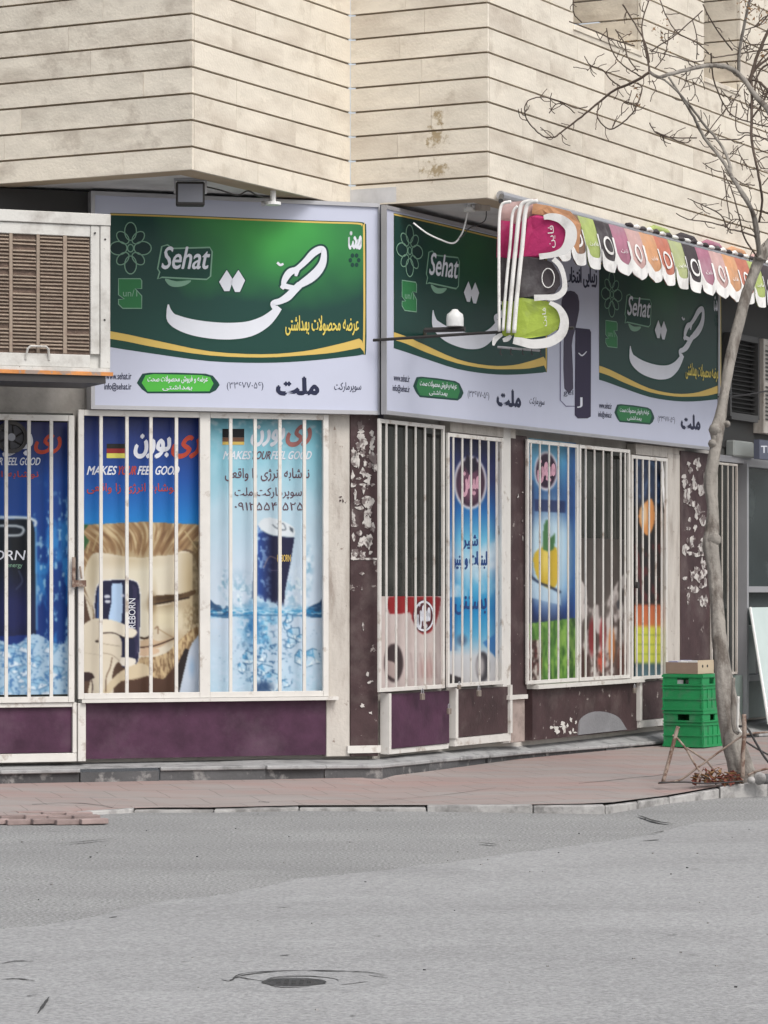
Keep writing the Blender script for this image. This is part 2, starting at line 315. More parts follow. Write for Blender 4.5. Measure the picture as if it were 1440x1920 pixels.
def lettering(mp, x0, y0, x1, y1, txt, m, parent, off, bold=.0, shear=0., dy=0., rot=False, name='lettering'):
    """text stretched into the box x0..x1, y0(top)..y1(bottom) of the map mp(x, y, off)"""
    v, f = glyphs(txt, 0)
    if bold and not rot:
        v, f = list(v), list(f); w = bold*abs(y1-y0)*.9; bx_, by_ = w/abs(x1-x0), w/abs(y1-y0); n_ = len(v); V0, F0 = list(v), list(f); offs = [(0, 0)]+[(bx_, 0), (-bx_, 0), (0, by_), (0, -by_)]
        vs = []; fs = []
        for q, (ox, oy) in enumerate(offs):
            vs += [mp(x0+(a+ox)*(x1-x0)+shear*b, y1+(y0-y1)*(b+oy)+dy*a, off+.00016*q) for a, b in V0]; fs += [tuple(i+q*n_ for i in g) for g in F0]
        return mesh(name, vs, fs, m, parent)
    if rot: vs = [mp(x0+(1-b)*(x1-x0), y1+(y0-y1)*a, off) for a, b in v]
    else: vs = [mp(x0+a*(x1-x0)+shear*b, y1+(y0-y1)*b+dy*a, off) for a, b in v]
    return mesh(name, vs, f, m, parent)
def strokepoly(pts, n=5):      # variable width stroke -> list of (left, right)
    P = spline(pts, n); L_, R_ = [], []
    for i, (x, y, w) in enumerate(P):
        a = P[max(i-1, 0)]; b = P[min(i+1, len(P)-1)]; dx, dy = b[0]-a[0], b[1]-a[1]; l = math.hypot(dx, dy) or 1
        L_.append((x-dy/l*w/2, y+dx/l*w/2)); R_.append((x+dy/l*w/2, y-dx/l*w/2))
    return L_, R_
def stroke(mp, pts, m, parent, off, name='lettering', grow=0, n=5):
    L_, R_ = strokepoly([(x, y, w+grow) for x, y, w in pts], n); k = len(L_)
    vs = [mp(x, y, off) for x, y in L_+R_]
    return mesh(name, vs, [(i, i+1, k+i+1, k+i) for i in range(k-1)], m, parent)
def poly(mp, pts, m, parent, off, name='print_shape', smooth=0, th=0, dirn=None):
    if smooth: pts = spline(pts, smooth, True)
    vs = [mp(x, y, off) for x, y in pts]
    if th: return MB().prism(vs, dirn*-th).build(name, m, parent)
    return mesh(name, vs, [tuple(range(len(vs)))], m, parent)
def ell(cx, cy, rx, ry, n=24, rot=0):
    cr, sr = math.cos(rot), math.sin(rot)
    return [(cx+rx*math.cos(t)*cr-ry*math.sin(t)*sr, cy+rx*math.cos(t)*sr+ry*math.sin(t)*cr) for t in [2*math.pi*i/n for i in range(n)]]
def ring(mp, cx, cy, rx, ry, w, m, parent, off, name='emblem', n=24, rot=0, wy=None):
    wy = w if wy is None else wy
    a = ell(cx, cy, rx, ry, n, rot); b = ell(cx, cy, rx-w, ry-wy, n, rot)
    return mesh(name, [mp(x, y, off) for x, y in a+b], [(i, (i+1) % n, n+(i+1) % n, n+i) for i in range(n)], m, parent)
def outline(mp, pts, w, m, parent, off, name='emblem', smooth=0):
    if smooth: pts = spline(pts, smooth, True)
    k = len(pts); o, q = [], []
    for i in range(k):
        a, b, p = pts[i-1], pts[(i+1) % k], pts[i]; dx, dy = b[0]-a[0], b[1]-a[1]; l = math.hypot(dx, dy) or 1
        o.append((p[0]-dy/l*w/2, p[1]+dx/l*w/2)); q.append((p[0]+dy/l*w/2, p[1]-dx/l*w/2))
    return mesh(name, [mp(x, y, off) for x, y in o+q], [(i, (i+1) % k, k+(i+1) % k, k+i) for i in range(k)], m, parent)

# ------------------------------------------------------------------ painted prints (vertex colours on a fine sheet)
def vnoise(x, y, seed):
    r = np.random.RandomState(seed); T = r.rand(64, 64)
    xi = np.floor(x).astype(int); yi = np.floor(y).astype(int); fx = x-xi; fy = y-yi; fx = fx*fx*(3-2*fx); fy = fy*fy*(3-2*fy)
    g = lambda a, b: T[a % 64, b % 64]
    return (g(xi, yi)*(1-fx)+g(xi+1, yi)*fx)*(1-fy)+(g(xi, yi+1)*(1-fx)+g(xi+1, yi+1)*fx)*fy
def fbm(x, y, seed, o=4):
    s = 0; a = .5
    for i in range(o): s = s+a*vnoise(x*2**i, y*2**i, seed+i); a *= .5
    return s/(1-.5**o)
class Cv:
    def __init__(s, PX, PY): s.X, s.Y = PX, PY; s.C = np.zeros(PX.shape+(3,)); s.xf = (0, 0, 1.)
    def view(s, ox, oy, sc): s.xf = (ox, oy, sc); return s
    @property
    def x(s): return (s.X-s.xf[0])*s.xf[2]
    @property
    def y(s): return (s.Y-s.xf[1])*s.xf[2]
    def put(s, m, col, a=1.):
        m = (np.clip(m, 0, 1)*a)[..., None]; s.C = s.C*(1-m)+np.array(col, float)*m
    def grad(s, stops):      # vertical gradient on photo rows
        ys = [q[0] for q in stops]
        for k in range(3): s.C[..., k] = np.interp(s.y, ys, [q[1][k] for q in stops])
    def P(s, pts, col, a=1., sm=0):
        if sm: pts = spline(pts, sm, True)
        X, Y = s.x, s.y; ins = np.zeros(X.shape, bool); n = len(pts)
        for i in range(n):
            x0, y0 = pts[i]; x1, y1 = pts[(i+1) % n]
            if y0 == y1: continue
            cnd = ((y0 > Y) != (y1 > Y)) & (X < (x1-x0)*(Y-y0)/(y1-y0)+x0); ins ^= cnd
        s.put(ins.astype(float), col, a); return ins
    def E(s, cx, cy, rx, ry, col, a=1., soft=.1):
        d = np.sqrt(((s.x-cx)/rx)**2+((s.y-cy)/ry)**2); s.put((1+soft-d)/(2*soft)if soft else (d < 1), col, a)
    def S(s, pts, w, col, a=1., sm=4):
        if sm: pts = spline(pts, sm)
        X, Y = s.x, s.y; D = np.full(X.shape, 1e9)
        for (x0, y0), (x1, y1) in zip(pts, pts[1:]):
            dx, dy = x1-x0, y1-y0; l = dx*dx+dy*dy+1e-9; t = np.clip(((X-x0)*dx+(Y-y0)*dy)/l, 0, 1)
            D = np.minimum(D, np.hypot(X-x0-t*dx, Y-y0-t*dy))
        s.put((w/2+1.5-D)/3. if w > 3 else np.clip(1-D/w, 0, 1), col, a)
def painted(name, pl, x0, y0, x1, y1, fn, off, parent=None, step=1.5, k=.85, th=.003):
    s0, s1 = pl.s(x0, off), pl.s(x1, off); xm = (x0+x1)/2
    z1, z0 = pl.z(xm, y0, off), pl.z(xm, y1, off)
    nx = int((x1-x0)/step)+1; nz = int((y1-y0)/step)+1
    S, Z = np.meshgrid(np.linspace(s0, s1, nx), np.linspace(z1, z0, nz))
    X = pl.p.x+pl.n.x*off+pl.u.x*S; Y = pl.p.y+pl.n.y*off+pl.u.y*S
    cv = Cv(CX+F*X/Y, CY-F*(Z-H)/Y); fn(cv)
    for _ in range(2):
        q = np.pad(cv.C, ((1, 1), (1, 1), (0, 0)), 'edge'); cv.C = q[1:-1, 1:-1]*.4+(q[:-2, 1:-1]+q[2:, 1:-1]+q[1:-1, :-2]+q[1:-1, 2:])*.15
    C = np.clip(cv.C, 0, 255)/255; C = np.where(C <= .04045, C/12.92, ((C+.055)/1.055)**2.4)*k
    vs = np.stack([X, Y, Z], -1).reshape(-1, 3); n = nx*nz
    idx = np.arange(n).reshape(nz, nx)
    q = np.stack([idx[:-1, :-1], idx[1:, :-1], idx[1:, 1:], idx[:-1, 1:]], -1).reshape(-1, 4)
    me = bpy.data.meshes.new(name); me.vertices.add(n); me.vertices.foreach_set('co', vs.ravel().astype(np.float32))
    me.loops.add(q.size); me.loops.foreach_set('vertex_index', q.ravel().astype(np.int32))
    me.polygons.add(len(q)); me.polygons.foreach_set('loop_start', (np.arange(len(q))*4).astype(np.int32)); me.update(calc_edges=True)
    ca = me.color_attributes.new('print', 'FLOAT_COLOR', 'POINT'); ca.data.foreach_set('color', np.concatenate([C.reshape(-1, 3), np.ones((n, 1))], 1).ravel().astype(np.float32))
    me.materials.append(M['print']); o = bpy.data.objects.new(name, me); COL.objects.link(o)
    if parent is not None: o.parent = parent; o.matrix_parent_inverse = Matrix.Translation(-Vector(parent.get('_loc', (0, 0, 0))))
    return o

# ================================================================== GROUND
def strip(name, A, B, m, parent=None):
    n = len(A); return mesh(name, list(A)+list(B), [(i, i+1, n+i+1, n+i) for i in range(n-1)], m, parent)
G = 250
road = props(mesh('road', [(-G, -60, 0), (G, -60, 0), (G, G, 0), (-G, G, 0)], [(0, 1, 2, 3)], M['road']), kind='structure')
edge = [(-600, 1850), (-300, 1795), (0, 1747), (60, 1741), (120, 1731), (180, 1722), (240, 1706), (330, 1690), (400, 1683), (470, 1670), (520, 1660), (560, 1651), (640, 1642), (700, 1636), (790, 1625), (870, 1616), (950, 1605), (1050, 1592), (1130, 1580), (1200, 1571), (1250, 1560), (1300, 1547), (1370, 1541), (1440, 1539), (1700, 1520), (2200, 1490)]
ee = spline(edge, 5)
bj = [gnd(x, y+rnd.uniform(-1.6, 1.6), .0) for x, y in ee]
top = [Vector((p.x, p.y-.012, .009)) for p in bj]; fr = [Vector((p.x*1.0, -50, .009)) for p in bj]
mb = MB(); n = len(bj)
mb.add(bj+top+fr, [(i, i+1, n+i+1, n+i) for i in range(n-1)]+[(n+i, n+i+1, 2*n+i+1, 2*n+i) for i in range(n-1)])
props(mb.build('road_resurfacing', M['road2']), kind='structure')

riser = [(-400, 1482), (-150, 1474), (0, 1470), (300, 1464), (500, 1462), (720, 1457), (810, 1446), (970, 1424), (1245, 1397), (1350, 1388), (1500, 1377), (1800, 1360)]
nosey = [1457, 1449, 1445, 1439, 1436, 1434, 1425, 1410, 1389, 1381, 1371, 1354]
RB = [gnd(x, y, .12) for x, y in riser]
NZ = [H-(ny-CY)*p.y/F for p, ny in zip(RB, nosey)]
kerbl = [(-500, 1580), (-150, 1557), (0, 1543), (140, 1530), (250, 1524), (400, 1524), (560, 1521), (800, 1522), (1000, 1525), (1135, 1527), (1255, 1507), (1350, 1497), (1440, 1493), (1600, 1478), (1900, 1452)]
KB = [gnd(x, y, 0) for x, y in kerbl]
ktop = [.03, .03, .02, .02, .025, .025, .03, .035, .05, .065, .05, .08, .11, .12, .12]
# sidewalk sheet between kerb and step
def resample(P, n):
    L_ = [0]
    for a, b in zip(P, P[1:]): L_.append(L_[-1]+(b-a).length)
    out = []
    for i in range(n):
        t = L_[-1]*i/(n-1); j = max(0, min(len(P)-2, sum(1 for q in L_ if q <= t)-1)); f = (t-L_[j])/(L_[j+1]-L_[j]); out.append(P[j].lerp(P[j+1], f))
    return out
Kb = resample([Vector((p.x, p.y+.152, z+.002)) for p, z in zip(KB, ktop)], 40); Rb = resample([p+Vector((0, .05, 0)) for p in RB], 40)
vs = []; fs = []
for j in range(6):
    for i in range(40):
        p = Kb[i].lerp(Rb[i], j/5); vs.append(p+Vector((0, 0, .006*math.sin(i*1.3+j*2.1)*(0 < j < 5))))
for j in range(5):
    for i in range(39): fs.append((j*40+i, j*40+i+1, (j+1)*40+i+1, (j+1)*40+i))
sw = props(mesh('sidewalk', vs, fs, M['sidewalk'], smooth=True), kind='structure')
# kerb stones
kerb = props(empty('kerb'), kind='structure')
Kp = []; 
for a, b, za, zb in zip(KB, KB[1:], ktop, ktop[1:]):
    k = max(1, round((b-a).length/.62))
    for i in range(k): Kp.append((a.lerp(b, i/k), a.lerp(b, (i+1)/k), za+(zb-za)*i/k, za+(zb-za)*(i+1)/k))
for i, (a, b, za, zb) in enumerate(Kp):
    if a.x > 1.55 and a.x < 1.75: continue
    g = (b-a)*.006; d = Vector((0, rnd.uniform(-.008, .008), 0)); h = rnd.uniform(-.012, .006); a2, b2 = a+g+d, b-g+d; w = Vector((0, .14, 0)); u = lambda p, z: Vector((p.x, p.y, z))
    MB().hexa([u(a2, -.05), u(b2, -.05), u(b2+w, -.05), u(a2+w, -.05), u(a2+Vector((0, .015, 0)), za+h), u(b2+Vector((0, .015, 0)), zb+h), u(b2+w, zb+h), u(a2+w, za+h)]).build('kerb_stone', M['kerb'], kerb, bevel=.006)
strip('kerb_joint', [Vector((p.x, p.y+.10, -.002)) for p in KB], [Vector((p.x, p.y+.2, -.002)) for p in KB], M['dark'], kerb).location.z = .006
# loose pavers at the left corner
for r_ in range(3):
    for i in range(5):
        p = gnd(-40+i*47+r_*14+rnd.uniform(-3, 3), 1524+r_*7, .03)
        if p.y > gnd(20+i*40, 1540, 0).y-.9:
            MB().box((0, 0, 0), (.185, .09, .035), R(19)+rnd.uniform(-.06, .06)).build('paver', M['paver'], sw, bevel=.004).location = (p.x, p.y, .018+rnd.uniform(0, .008))
# step: tread, nosing, riser stones
step = props(empty('step'), kind='structure')
def wallbase(px, z, off=0):
    pl = W1 if px < 712 else W2
    return pl.at(pl.s(px, off), z, off)
TP = [Vector((p.x, p.y, z)) for p, z in zip(RB, NZ)]
back = [wallbase(x if x != 720 else 712, .262) for x, _ in riser]
back = [b+(wallbase(x, .262, -.2)-b) for b, (x, _) in zip(back, riser)]
strip('tread', [p+Vector((0, .06, -.004)) for p in TP], back, M['step'], step)
for a, b, za, zb in zip(RB, RB[1:], NZ, NZ[1:]):
    k = max(1, round((b-a).length/.62))
    for i in range(k):
        p, q = a.lerp(b, i/k), a.lerp(b, (i+1)/k); z0, z1 = za+(zb-za)*i/k, za+(zb-za)*(i+1)/k
        g = (q-p)*.006; d = (q-p).normalized(); nn = Vector((-d.y, d.x, 0)); nh = .028; jt = rnd.uniform(-.012, .012)
        u = lambda v, z: Vector((v.x, v.y, z))
        p1, q1 = p+g+nn*(.03+jt), q-g+nn*(.03+jt)
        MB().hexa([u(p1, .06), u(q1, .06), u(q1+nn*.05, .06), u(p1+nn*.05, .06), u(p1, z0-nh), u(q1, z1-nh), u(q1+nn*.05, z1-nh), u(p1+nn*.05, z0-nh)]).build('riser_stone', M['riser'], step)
        if rnd.random() < .93:
            j2 = rnd.uniform(-.015, .02); p2, q2 = p+g+nn*j2, q-g+nn*(j2+rnd.uniform(-.01, .01))
            MB().hexa([u(p2, z0-nh), u(q2, z1-nh), u(q2+nn*.2, z1-nh), u(p2+nn*.2, z0-nh), u(p2, z0+.001), u(q2, z1+.001), u(q2+nn*.2, z1+.004), u(p2+nn*.2, z0+.004)]).build('nosing_stone', M['step'], step, bevel=.006)

# ================================================================== BUILDING
bld = props(empty('corner_building', (0, 24.2, 0)), 'cream stone clad corner building with a stepped overhang above the barred shop windows', 'building')
# wall cores
def wallstrip(name, pts, z0, z1, m, thick=.25):
    n = len(pts); mb = MB()
    for a, b in zip(pts, pts[1:]):
        d = (b-a).normalized(); nn = Vector((-d.y, d.x))   # to the back
        q = [a, b, b+nn*thick, a+nn*thick]
        mb.hexa([Vector((p.x, p.y, z0)) for p in q]+[Vector((p.x, p.y, z1)) for p in q])
    return mb.build(name, m, bld)
w1L = W1.p+W1.u*W1.s(-350)
inn = lambda pl, s, o: pl.p+pl.u*s+pl.n*o
wallstrip('wall', [inn(W1, W1.s(-350), -.06), inn(W1, .02, -.06)], .2, ZS, M['wall'])
wallstrip('wall', [inn(W2, -.02, -.06), inn(W2, 13, -.06)], .2, ZS, M['wall'])
# upper floor core
ZT = 7.7
SILL = 6.205
n1a, n1b = FD.s(1075), FD.s(1202); n2a, n2b = FD.s(1320), FD.s(1388)
core = []
oo = -.035
def upw(pl, s0, s1, z0, z1, th=.2):
    MB().pbox(pl, s0, s1, z0, z1, oo-th, oo).build('wall', M['joint'], bld)
upw(FA, -4, -.236, ZS+.001, ZT); upw(FB, .035, lenB+.034, ZS+.001, ZT); upw(FC, .03, lenC-.236, ZS+.001, ZT)
upw(FD, .035, 13, ZS+.001, SILL-.04); upw(FD, .035, n1a, SILL-.04, ZT); upw(FD, n1b+.03, n2a, SILL-.04, ZT); upw(FD, n2b+.03, 13, SILL-.04, ZT)
# soffit
A0 = FA.at(-4, ZS); 
outl = [FA.at(-4, 0, -.01), FA.at(0, 0, -.01)+Vector((0, .02, 0)), FB.at(lenB, 0, -.01), FD.at(0, 0, -.02), FD.at(13, 0, -.02), FD.at(13, 0, -1.5), W2.at(.3, 0, -1.0), W1.at(-4.2, 0, -1.0)]
MB().prism([Vector((p.x, p.y, ZS+.012)) for p in outl], (0, 0, .12)).build('soffit', M['soffit'], bld)
# dark box put in for the dark recess under the soffit, left
MB().pbox(W1, W1.s(-300), W1.s(178), 4.28, ZS-.01, -.05, .06).build('dark_recess_box', M['dark'], bld)
# cladding courses
zj = [ZS]+[ZS+.165+.192*i for i in range(17)]
def clad(pl, s0, s1, zmax, m, notches=(), avg=.95, off=0.0, z_from=ZS, th=.03, seed=0):
    rr = random.Random(seed)
    for i in range(len(zj)-1):
        z0, z1 = zj[i]+(.008 if i else 0), zj[i+1]-.008
        if z0 < z_from: 
            if z1 <= z_from+.02: continue
            z0 = z_from+.01
        if zj[i] > zmax: break
        segs = [(s0, s1, z0, z1)]
        for a, b, zs in notches:
            ns = []
            for (p, q, y0, y1) in segs:
                if y1 <= zs-.03 or q <= a or p >= b: ns.append((p, q, y0, y1)); continue
                if p < a: ns.append((p, a, y0, y1))
                if q > b: ns.append((b, q, y0, y1))
                if y0 < zs-.06: ns.append((max(p, a), min(q, b), y0, zs-.035))
            segs = ns
        for (p, q, y0, y1) in segs:
            L_ = q-p; cuts = [p]; x = p+rr.uniform(.35, 1)*avg
            while x < q-.3: cuts.append(x); x += avg*rr.uniform(.75, 1.25)
            cuts.append(q)
            for a, b in zip(cuts, cuts[1:]):
                MB().pbox(pl, a+(.0012 if a > p else 0), b-(.0012 if b < q else 0), y0, y1, off-th, off+rr.uniform(-.0015, .0015)).build('stone', m, bld)
clad(FA, -2.6, 0, 7.2, M['stoned'], seed=1, avg=1.25)
clad(FB, .034, lenB-.002, 7.2, M['stone'], seed=2, avg=.95)
o3 = Vector(bld['_loc'])
add_stain(M['stain'], [(FC.px(815, 318), .17, .12), (FC.px(820, 255), .16, .10), (FC.px(818, 215), .08, .10)], (.30, .22, .11))
clad(FC, .004, lenC, 7.2, M['stain'], seed=3, avg=.8)
clad(FD, .034, 8.9, 7.3, M['stone'], notches=[(n1a, n1b, SILL), (n2a, n2b, SILL)], seed=4, avg=1.15)
# window recesses: jamb stones, sill slab, back wall and a window deep inside
for a, b in ((n1a, n1b), (n2a, n2b)):
    MB().pbox(FD, a-.005, b+.005, SILL-.045, SILL, -.9, .012).build('sill', M['stoned'], bld, bevel=.004)
    jp = Pl(FD.p+FD.u*b+FD.n*0, -27.5)          # jamb plane facing the street corner
    jp.p = FD.p+FD.u*b
    clad(jp, -.9, -.034, 7.3, M['stoned'], seed=9, avg=2, z_from=SILL, off=0)
    MB().pbox(FD, a, b-.035, SILL, ZT, -1.0, -.9).build('wall', M['stoned'], bld)
    f = MB().pbox(FD, a+.1, b-.12, SILL+.1, ZT-.2, -.9, -.86).build('window', M['white'], bld)
    MB().pbox(FD, a+.15, b-.17, SILL+.15, ZT-.25, -.859, -.853).build('pane', M['glass'], f)
MB().pbox(FD, 0, 13, 7.7, 7.8, -3, 0).build('roof_edge', M['joint'], bld)

# ------------------------------------------------------------------ pilasters, lintels, posts
def pb(pl, x0, y0, x1, y1, o0, o1, name, m, parent, bevel=0, xm=None):
    """box on plane between photo columns x0..x1 and rows y0..y1 read at column xm"""
    xm = xm or (x0+x1)/2
    return MB().pbox(pl, pl.s(x0, o1), pl.s(x1, o1), pl.z(xm, y1, o1), pl.z(xm, y0, o1), o0, o1).build(name, m, parent, bevel=bevel)
ZB = .265
def pcol(pl, x0, x1, ytop, o0, o1, name, m, zb=ZB, bevel=.004, ybot=None):
    zt = pl.z(x0, ytop, o1)
    zb = zb if ybot is None else pl.z((x0+x1)/2, ybot, o1)
    return MB().pbox(pl, pl.s(x0, o1), pl.s(x1, o1), zb, zt, o0, o1).build(name, m, bld, bevel=bevel)
pcol(W1, 612, 656, 770, -.06, .05, 'pilaster', M['cream'])
colA = pcol(W1, 657, 709, 772, -.06, .06, 'pilaster', M['brown'])
pcol(W2, 944, 958, 800, -.06, .05, 'post', M['white'])
pcol(W2, 958.5, 988, 815, -.06, .04, 'pilaster', M['brown'], ybot=1310)
pcol(W2, 959, 984, 1312, -.06, .06, 'pilaster_base', M['pinkstone'])
pb(W2, 956, 1303, 990, 1311, -.05, .09, 'ledge', M['white'], bld)
pcol(W2, 1252, 1276, 850, -.06, .05, 'post', M['cream'])
colG = pcol(W2, 1276.5, 1331, 845, -.06, .06, 'pilaster', M['brown'])
# torn paper pieces on pilasters: irregular scraps with real edges
def scraps(pl, x0, x1, y0, y1, n, off, seed, big=1.):
    rr = random.Random(seed); mb = MB()
    for i in range(n):
        cx, cy = rr.uniform(x0+3, x1-3), rr.uniform(y0, y1); rx = rr.uniform(3, 11)*big*(x1-x0)/50; ry = rr.uniform(3, 16)*big
        k = rr.randint(7, 12); pts = [(min(x1, max(x0, cx+rx*math.cos(6.283*j/k)*rr.uniform(.35, 1.15))), cy+ry*math.sin(6.283*j/k)*rr.uniform(.35, 1.15)) for j in range(k)]
        o_ = off+.0006*(i % 7)
        mb.prism([pl.px(x, y, o_+.002) for x, y in pts], Vector((-pl.n.x, -pl.n.y, 0))*.002)
    return mb
g_ = scraps(W1, 658, 707, 795, 1045, 70, .061, 5)
g_.build('torn_paper', M['torn'], bld)['kind'] = 'stuff'
scraps(W1, 658, 707, 1045, 1400, 10, .061, 6, .6).build('torn_paper', M['torn'], bld)['kind'] = 'stuff'
scraps(W2, 1278, 1330, 860, 1130, 60, .061, 8, .9).build('torn_paper', M['torn'], bld)['kind'] = 'stuff'
scraps(W2, 960, 986, 880, 1010, 5, .045, 9, .4).build('torn_paper', M['torn'], bld)['kind'] = 'stuff'
scraps(W1, 620, 652, 930, 950, 4, .052, 10, .5).build('torn_paper', M['brown'], bld)['kind'] = 'stuff'
# wider paper rests: band under torn posters on corner pilaster
pb(W1, 658, 1046, 707, 1050, .061, .064, 'torn_paper', M['torn'], bld)
# skirting below pilasters (white chipped)
pb(W1, 652, 1398, 714, 1412, -.05, .075, 'skirting', M['white'], bld)

# ------------------------------------------------------------------ grilles and doors (parts of the building)
BW = .0125
def bars(pl, xs, ytopL, ytopR, ybL, ybR, xL, xR, off, parent, w=BW, m=None):
    zt0, zt1 = pl.z(xL, ytopL, off), pl.z(xR, ytopR, off); zb0, zb1 = pl.z(xL, ybL, off), pl.z(xR, ybR, off)
    zt = (zt0+zt1)/2; zb = (zb0+zb1)/2
    for x in xs:
        s = pl.s(x, off); j = rnd.uniform(-.003, .003)
        w2 = w if pl is W1 else w*.88; MB().pbox(pl, s-w2+j, s+w2+j, zb, zt, off-(.02 if pl is W1 else .010), off).build('bar', m or M['white'], parent)
    return zb, zt
def frame(pl, x0, x1, zb, zt, off, parent, w=.022, m=None, d=.035):
    if pl is W2: w *= .72; d = .018
    a, b = pl.s(x0, off), pl.s(x1, off)
    mb = MB().pbox(pl, a-w, a+w, zb-w, zt+w, off-d, off+.004).pbox(pl, b-w, b+w, zb-w, zt+w, off-d, off+.004)
    mb.pbox(pl, a+w+.001, b-w-.001, zt-w, zt+w, off-d, off+.003).pbox(pl, a+w+.001, b-w-.001, zb-w, zb+w, off-d, off+.003)
    return mb.build('frame', m or M['white'], parent, bevel=.002)
def part(name, pl, px, label=None):
    q = pl.at(pl.s(px), ZB); o = empty(name, q, bld)
    if label: o['label'] = label
    return o
# door at the far left of the chamfer
dA = part('door', W1, 0, 'barred white door with a purple kick panel and brown latch')
zb, zt = bars(W1, [-115, -73, -31, 12, 55, 97], 783, 783, 1312, 1312, 70, 70, .10, dA)
frame(W1, -158, 134, zb, zt, .10, dA)
MB().pbox(W1, W1.s(-156), W1.s(131), ZB+.07, zb-.06, .02, .055).build('kick_panel', M['purple'], dA)
MB().pbox(W1, W1.s(-158), W1.s(139), ZB, ZB+.065, .02, .085).pbox(W1, W1.s(131.5), W1.s(139), ZB+.066, zb-.025, .02, .087).pbox(W1, W1.s(-158), W1.s(131), zb-.058, zb-.024, .02, .087).build('door_rail', M['white'], dA, bevel=.003)
# big grille of two halves
gB = part('window_grille', W1, 390, 'wide white grille over the two energy drink posters')
zb, zt = bars(W1, [190, 238, 284, 331, 433, 479.5, 525.5, 571], 778, 778, 1303, 1303, 380, 380, .10, gB)
frame(W1, 152, 380, zb, zt, .10, gB); frame(W1, 389, 611, zb, zt, .10, gB)
MB().pbox(W1, W1.s(147), W1.s(626), zb-.05, zb-.024, .0, .12).build('sill_rail', M['white'], gB)
MB().pbox(W1, W1.s(141), W1.s(156), ZB, zb-.052, .0, .09).build('post', M['white'], bld, bevel=.004)
MB().pbox(W1, W1.s(156.5), W1.s(611), ZB+.015, zb-.052, -.05, .04).build('kick_panel', M['purple'], bld)
zsill1 = zb
# panes
MB().pbox(W1, W1.s(-158), W1.s(138), zb-.02, zt, -.045, -.02).build('pane', M['glass'], bld)
MB().pbox(W1, W1.s(147), W1.s(612), zb-.02, zt, -.045, -.02).build('pane', M['glass'], bld)
# W2 grille and door
gC = part('door', W2, 770, 'barred door leaf with dark glass and the ice cream sticker')
zb, zt = bars(W2, [725.5, 744, 762.5, 780, 797.5, 815], 787, 803, 1292, 1289, 712, 832, .08, gC)
frame(W2, 713, 832, zb, zt, .08, gC)
MB().pbox(W2, W2.s(716), W2.s(832), ZB+.05, zb-.04, .0, .05).build('kick_panel', M['purple'], gC)
MB().pbox(W2, W2.s(713), W2.s(717), ZB+.01, zb-.03, .0, .08).pbox(W2, W2.s(717.5), W2.s(833), ZB+.005, ZB+.045, .0, .04).build('door_rail', M['white'], gC)
dD = part('door', W2, 890, 'barred door leaf with blue dairy poster and padlocks')
zb2, zt2 = bars(W2, [851, 868, 884, 900.5, 917, 932], 814, 826, 1284, 1281, 840, 942, .09, dD)
frame(W2, 841, 942, zb2, zt2, .09, dD)
MB().pbox(W2, W2.s(843), W2.s(940), ZB+.09, zb2-.04, .0, .06).build('kick_panel', M['brown'], dD)
MB().pbox(W2, W2.s(838), W2.s(944), ZB+.02, ZB+.085, .0, .07).pbox(W2, W2.s(837), W2.s(842), ZB+.086, zb2-.026, .0, .085).pbox(W2, W2.s(940), W2.s(944), ZB+.086, zb2-.026, .0, .085).build('door_rail', M['white'], dD)
MB().pbox(W2, W2.s(834), W2.s(957), zt2+.03, zt2+.12, -.05, .05).build('lintel', M['cream'], bld)
gE = part('window_grille', W2, 1080, 'long white grille over the lemon and milk posters')
zb3, zt3 = bars(W2, [996, 1013, 1030.5, 1048, 1066, 1099, 1115.5, 1132, 1148, 1164.5, 1173], 827, 846, 1279, 1269, 990, 1178, .08, gE)
frame(W2, 990, 1083, zb3, zt3, .08, gE); frame(W2, 1088, 1180, zb3, zt3, .08, gE)
MB().pbox(W2, W2.s(988), W2.s(1189), zb3-.06, zb3-.025, -.04, .11).build('sill_rail', M['white'], gE)
kE = MB().pbox(W2, W2.s(988.5), W2.s(1186), ZB+.0, zb3-.062, -.05, .05).build('kick_panel', M['brown'], bld)
mp2 = lambda x, y, o: W2.px(x, y, o)
MB().prism([mp2(x, y, .062) for x, y in spline([(1085, 1378), (1088, 1352), (1100, 1340), (1118, 1334), (1140, 1336), (1160, 1345), (1172, 1362), (1176, 1368)], 3)], Vector((-W2.n.x, -W2.n.y, 0))*.011).build('plaster_patch', M['plaster'], bld)
scraps(W2, 1030, 1090, 1342, 1376, 14, .051, 21, .5).build('torn_paper', M['white'], bld)['kind'] = 'stuff'
dF = part('door', W2, 1215, 'narrow barred door with the fruit juice poster')
zb4, zt4 = bars(W2, [1195, 1206, 1218, 1230.5, 1241.5], 857, 862, 1272, 1268, 1188, 1250, .09, dF)
frame(W2, 1186, 1250, zb4, zt4, .09, dF)
MB().pbox(W2, W2.s(1189), W2.s(1250), ZB+.09, zb4-.04, .0, .06).build('kick_panel', M['brown'], dF)
MB().pbox(W2, W2.s(1185), W2.s(1251), ZB+.02, ZB+.085, .0, .075).pbox(W2, W2.s(1184), W2.s(1188.5), ZB+.086, zb4-.03, .0, .085).build('door_rail', M['white'], dF)
MB().pbox(W2, W2.s(1184), W2.s(1276), zt4+.03, zt4+.13, -.05, .045).build('lintel', M['cream'], bld)
gH = part('window_grille', W2, 1360, 'narrow grille of thin bars behind the tree trunk')
zb5, zt5 = bars(W2, [1345, 1355, 1365.5, 1375], 868, 872, 1264, 1262, 1340, 1380, .08, gH, .009, M['cream'])
frame(W2, 1335, 1382, zb5, zt5, .08, gH, .016, M['cream'])
MB().pbox(W2, W2.s(1332), W2.s(1384), ZB, zb5-.03, -.04, .05).build('kick_panel', M['teal'], bld)
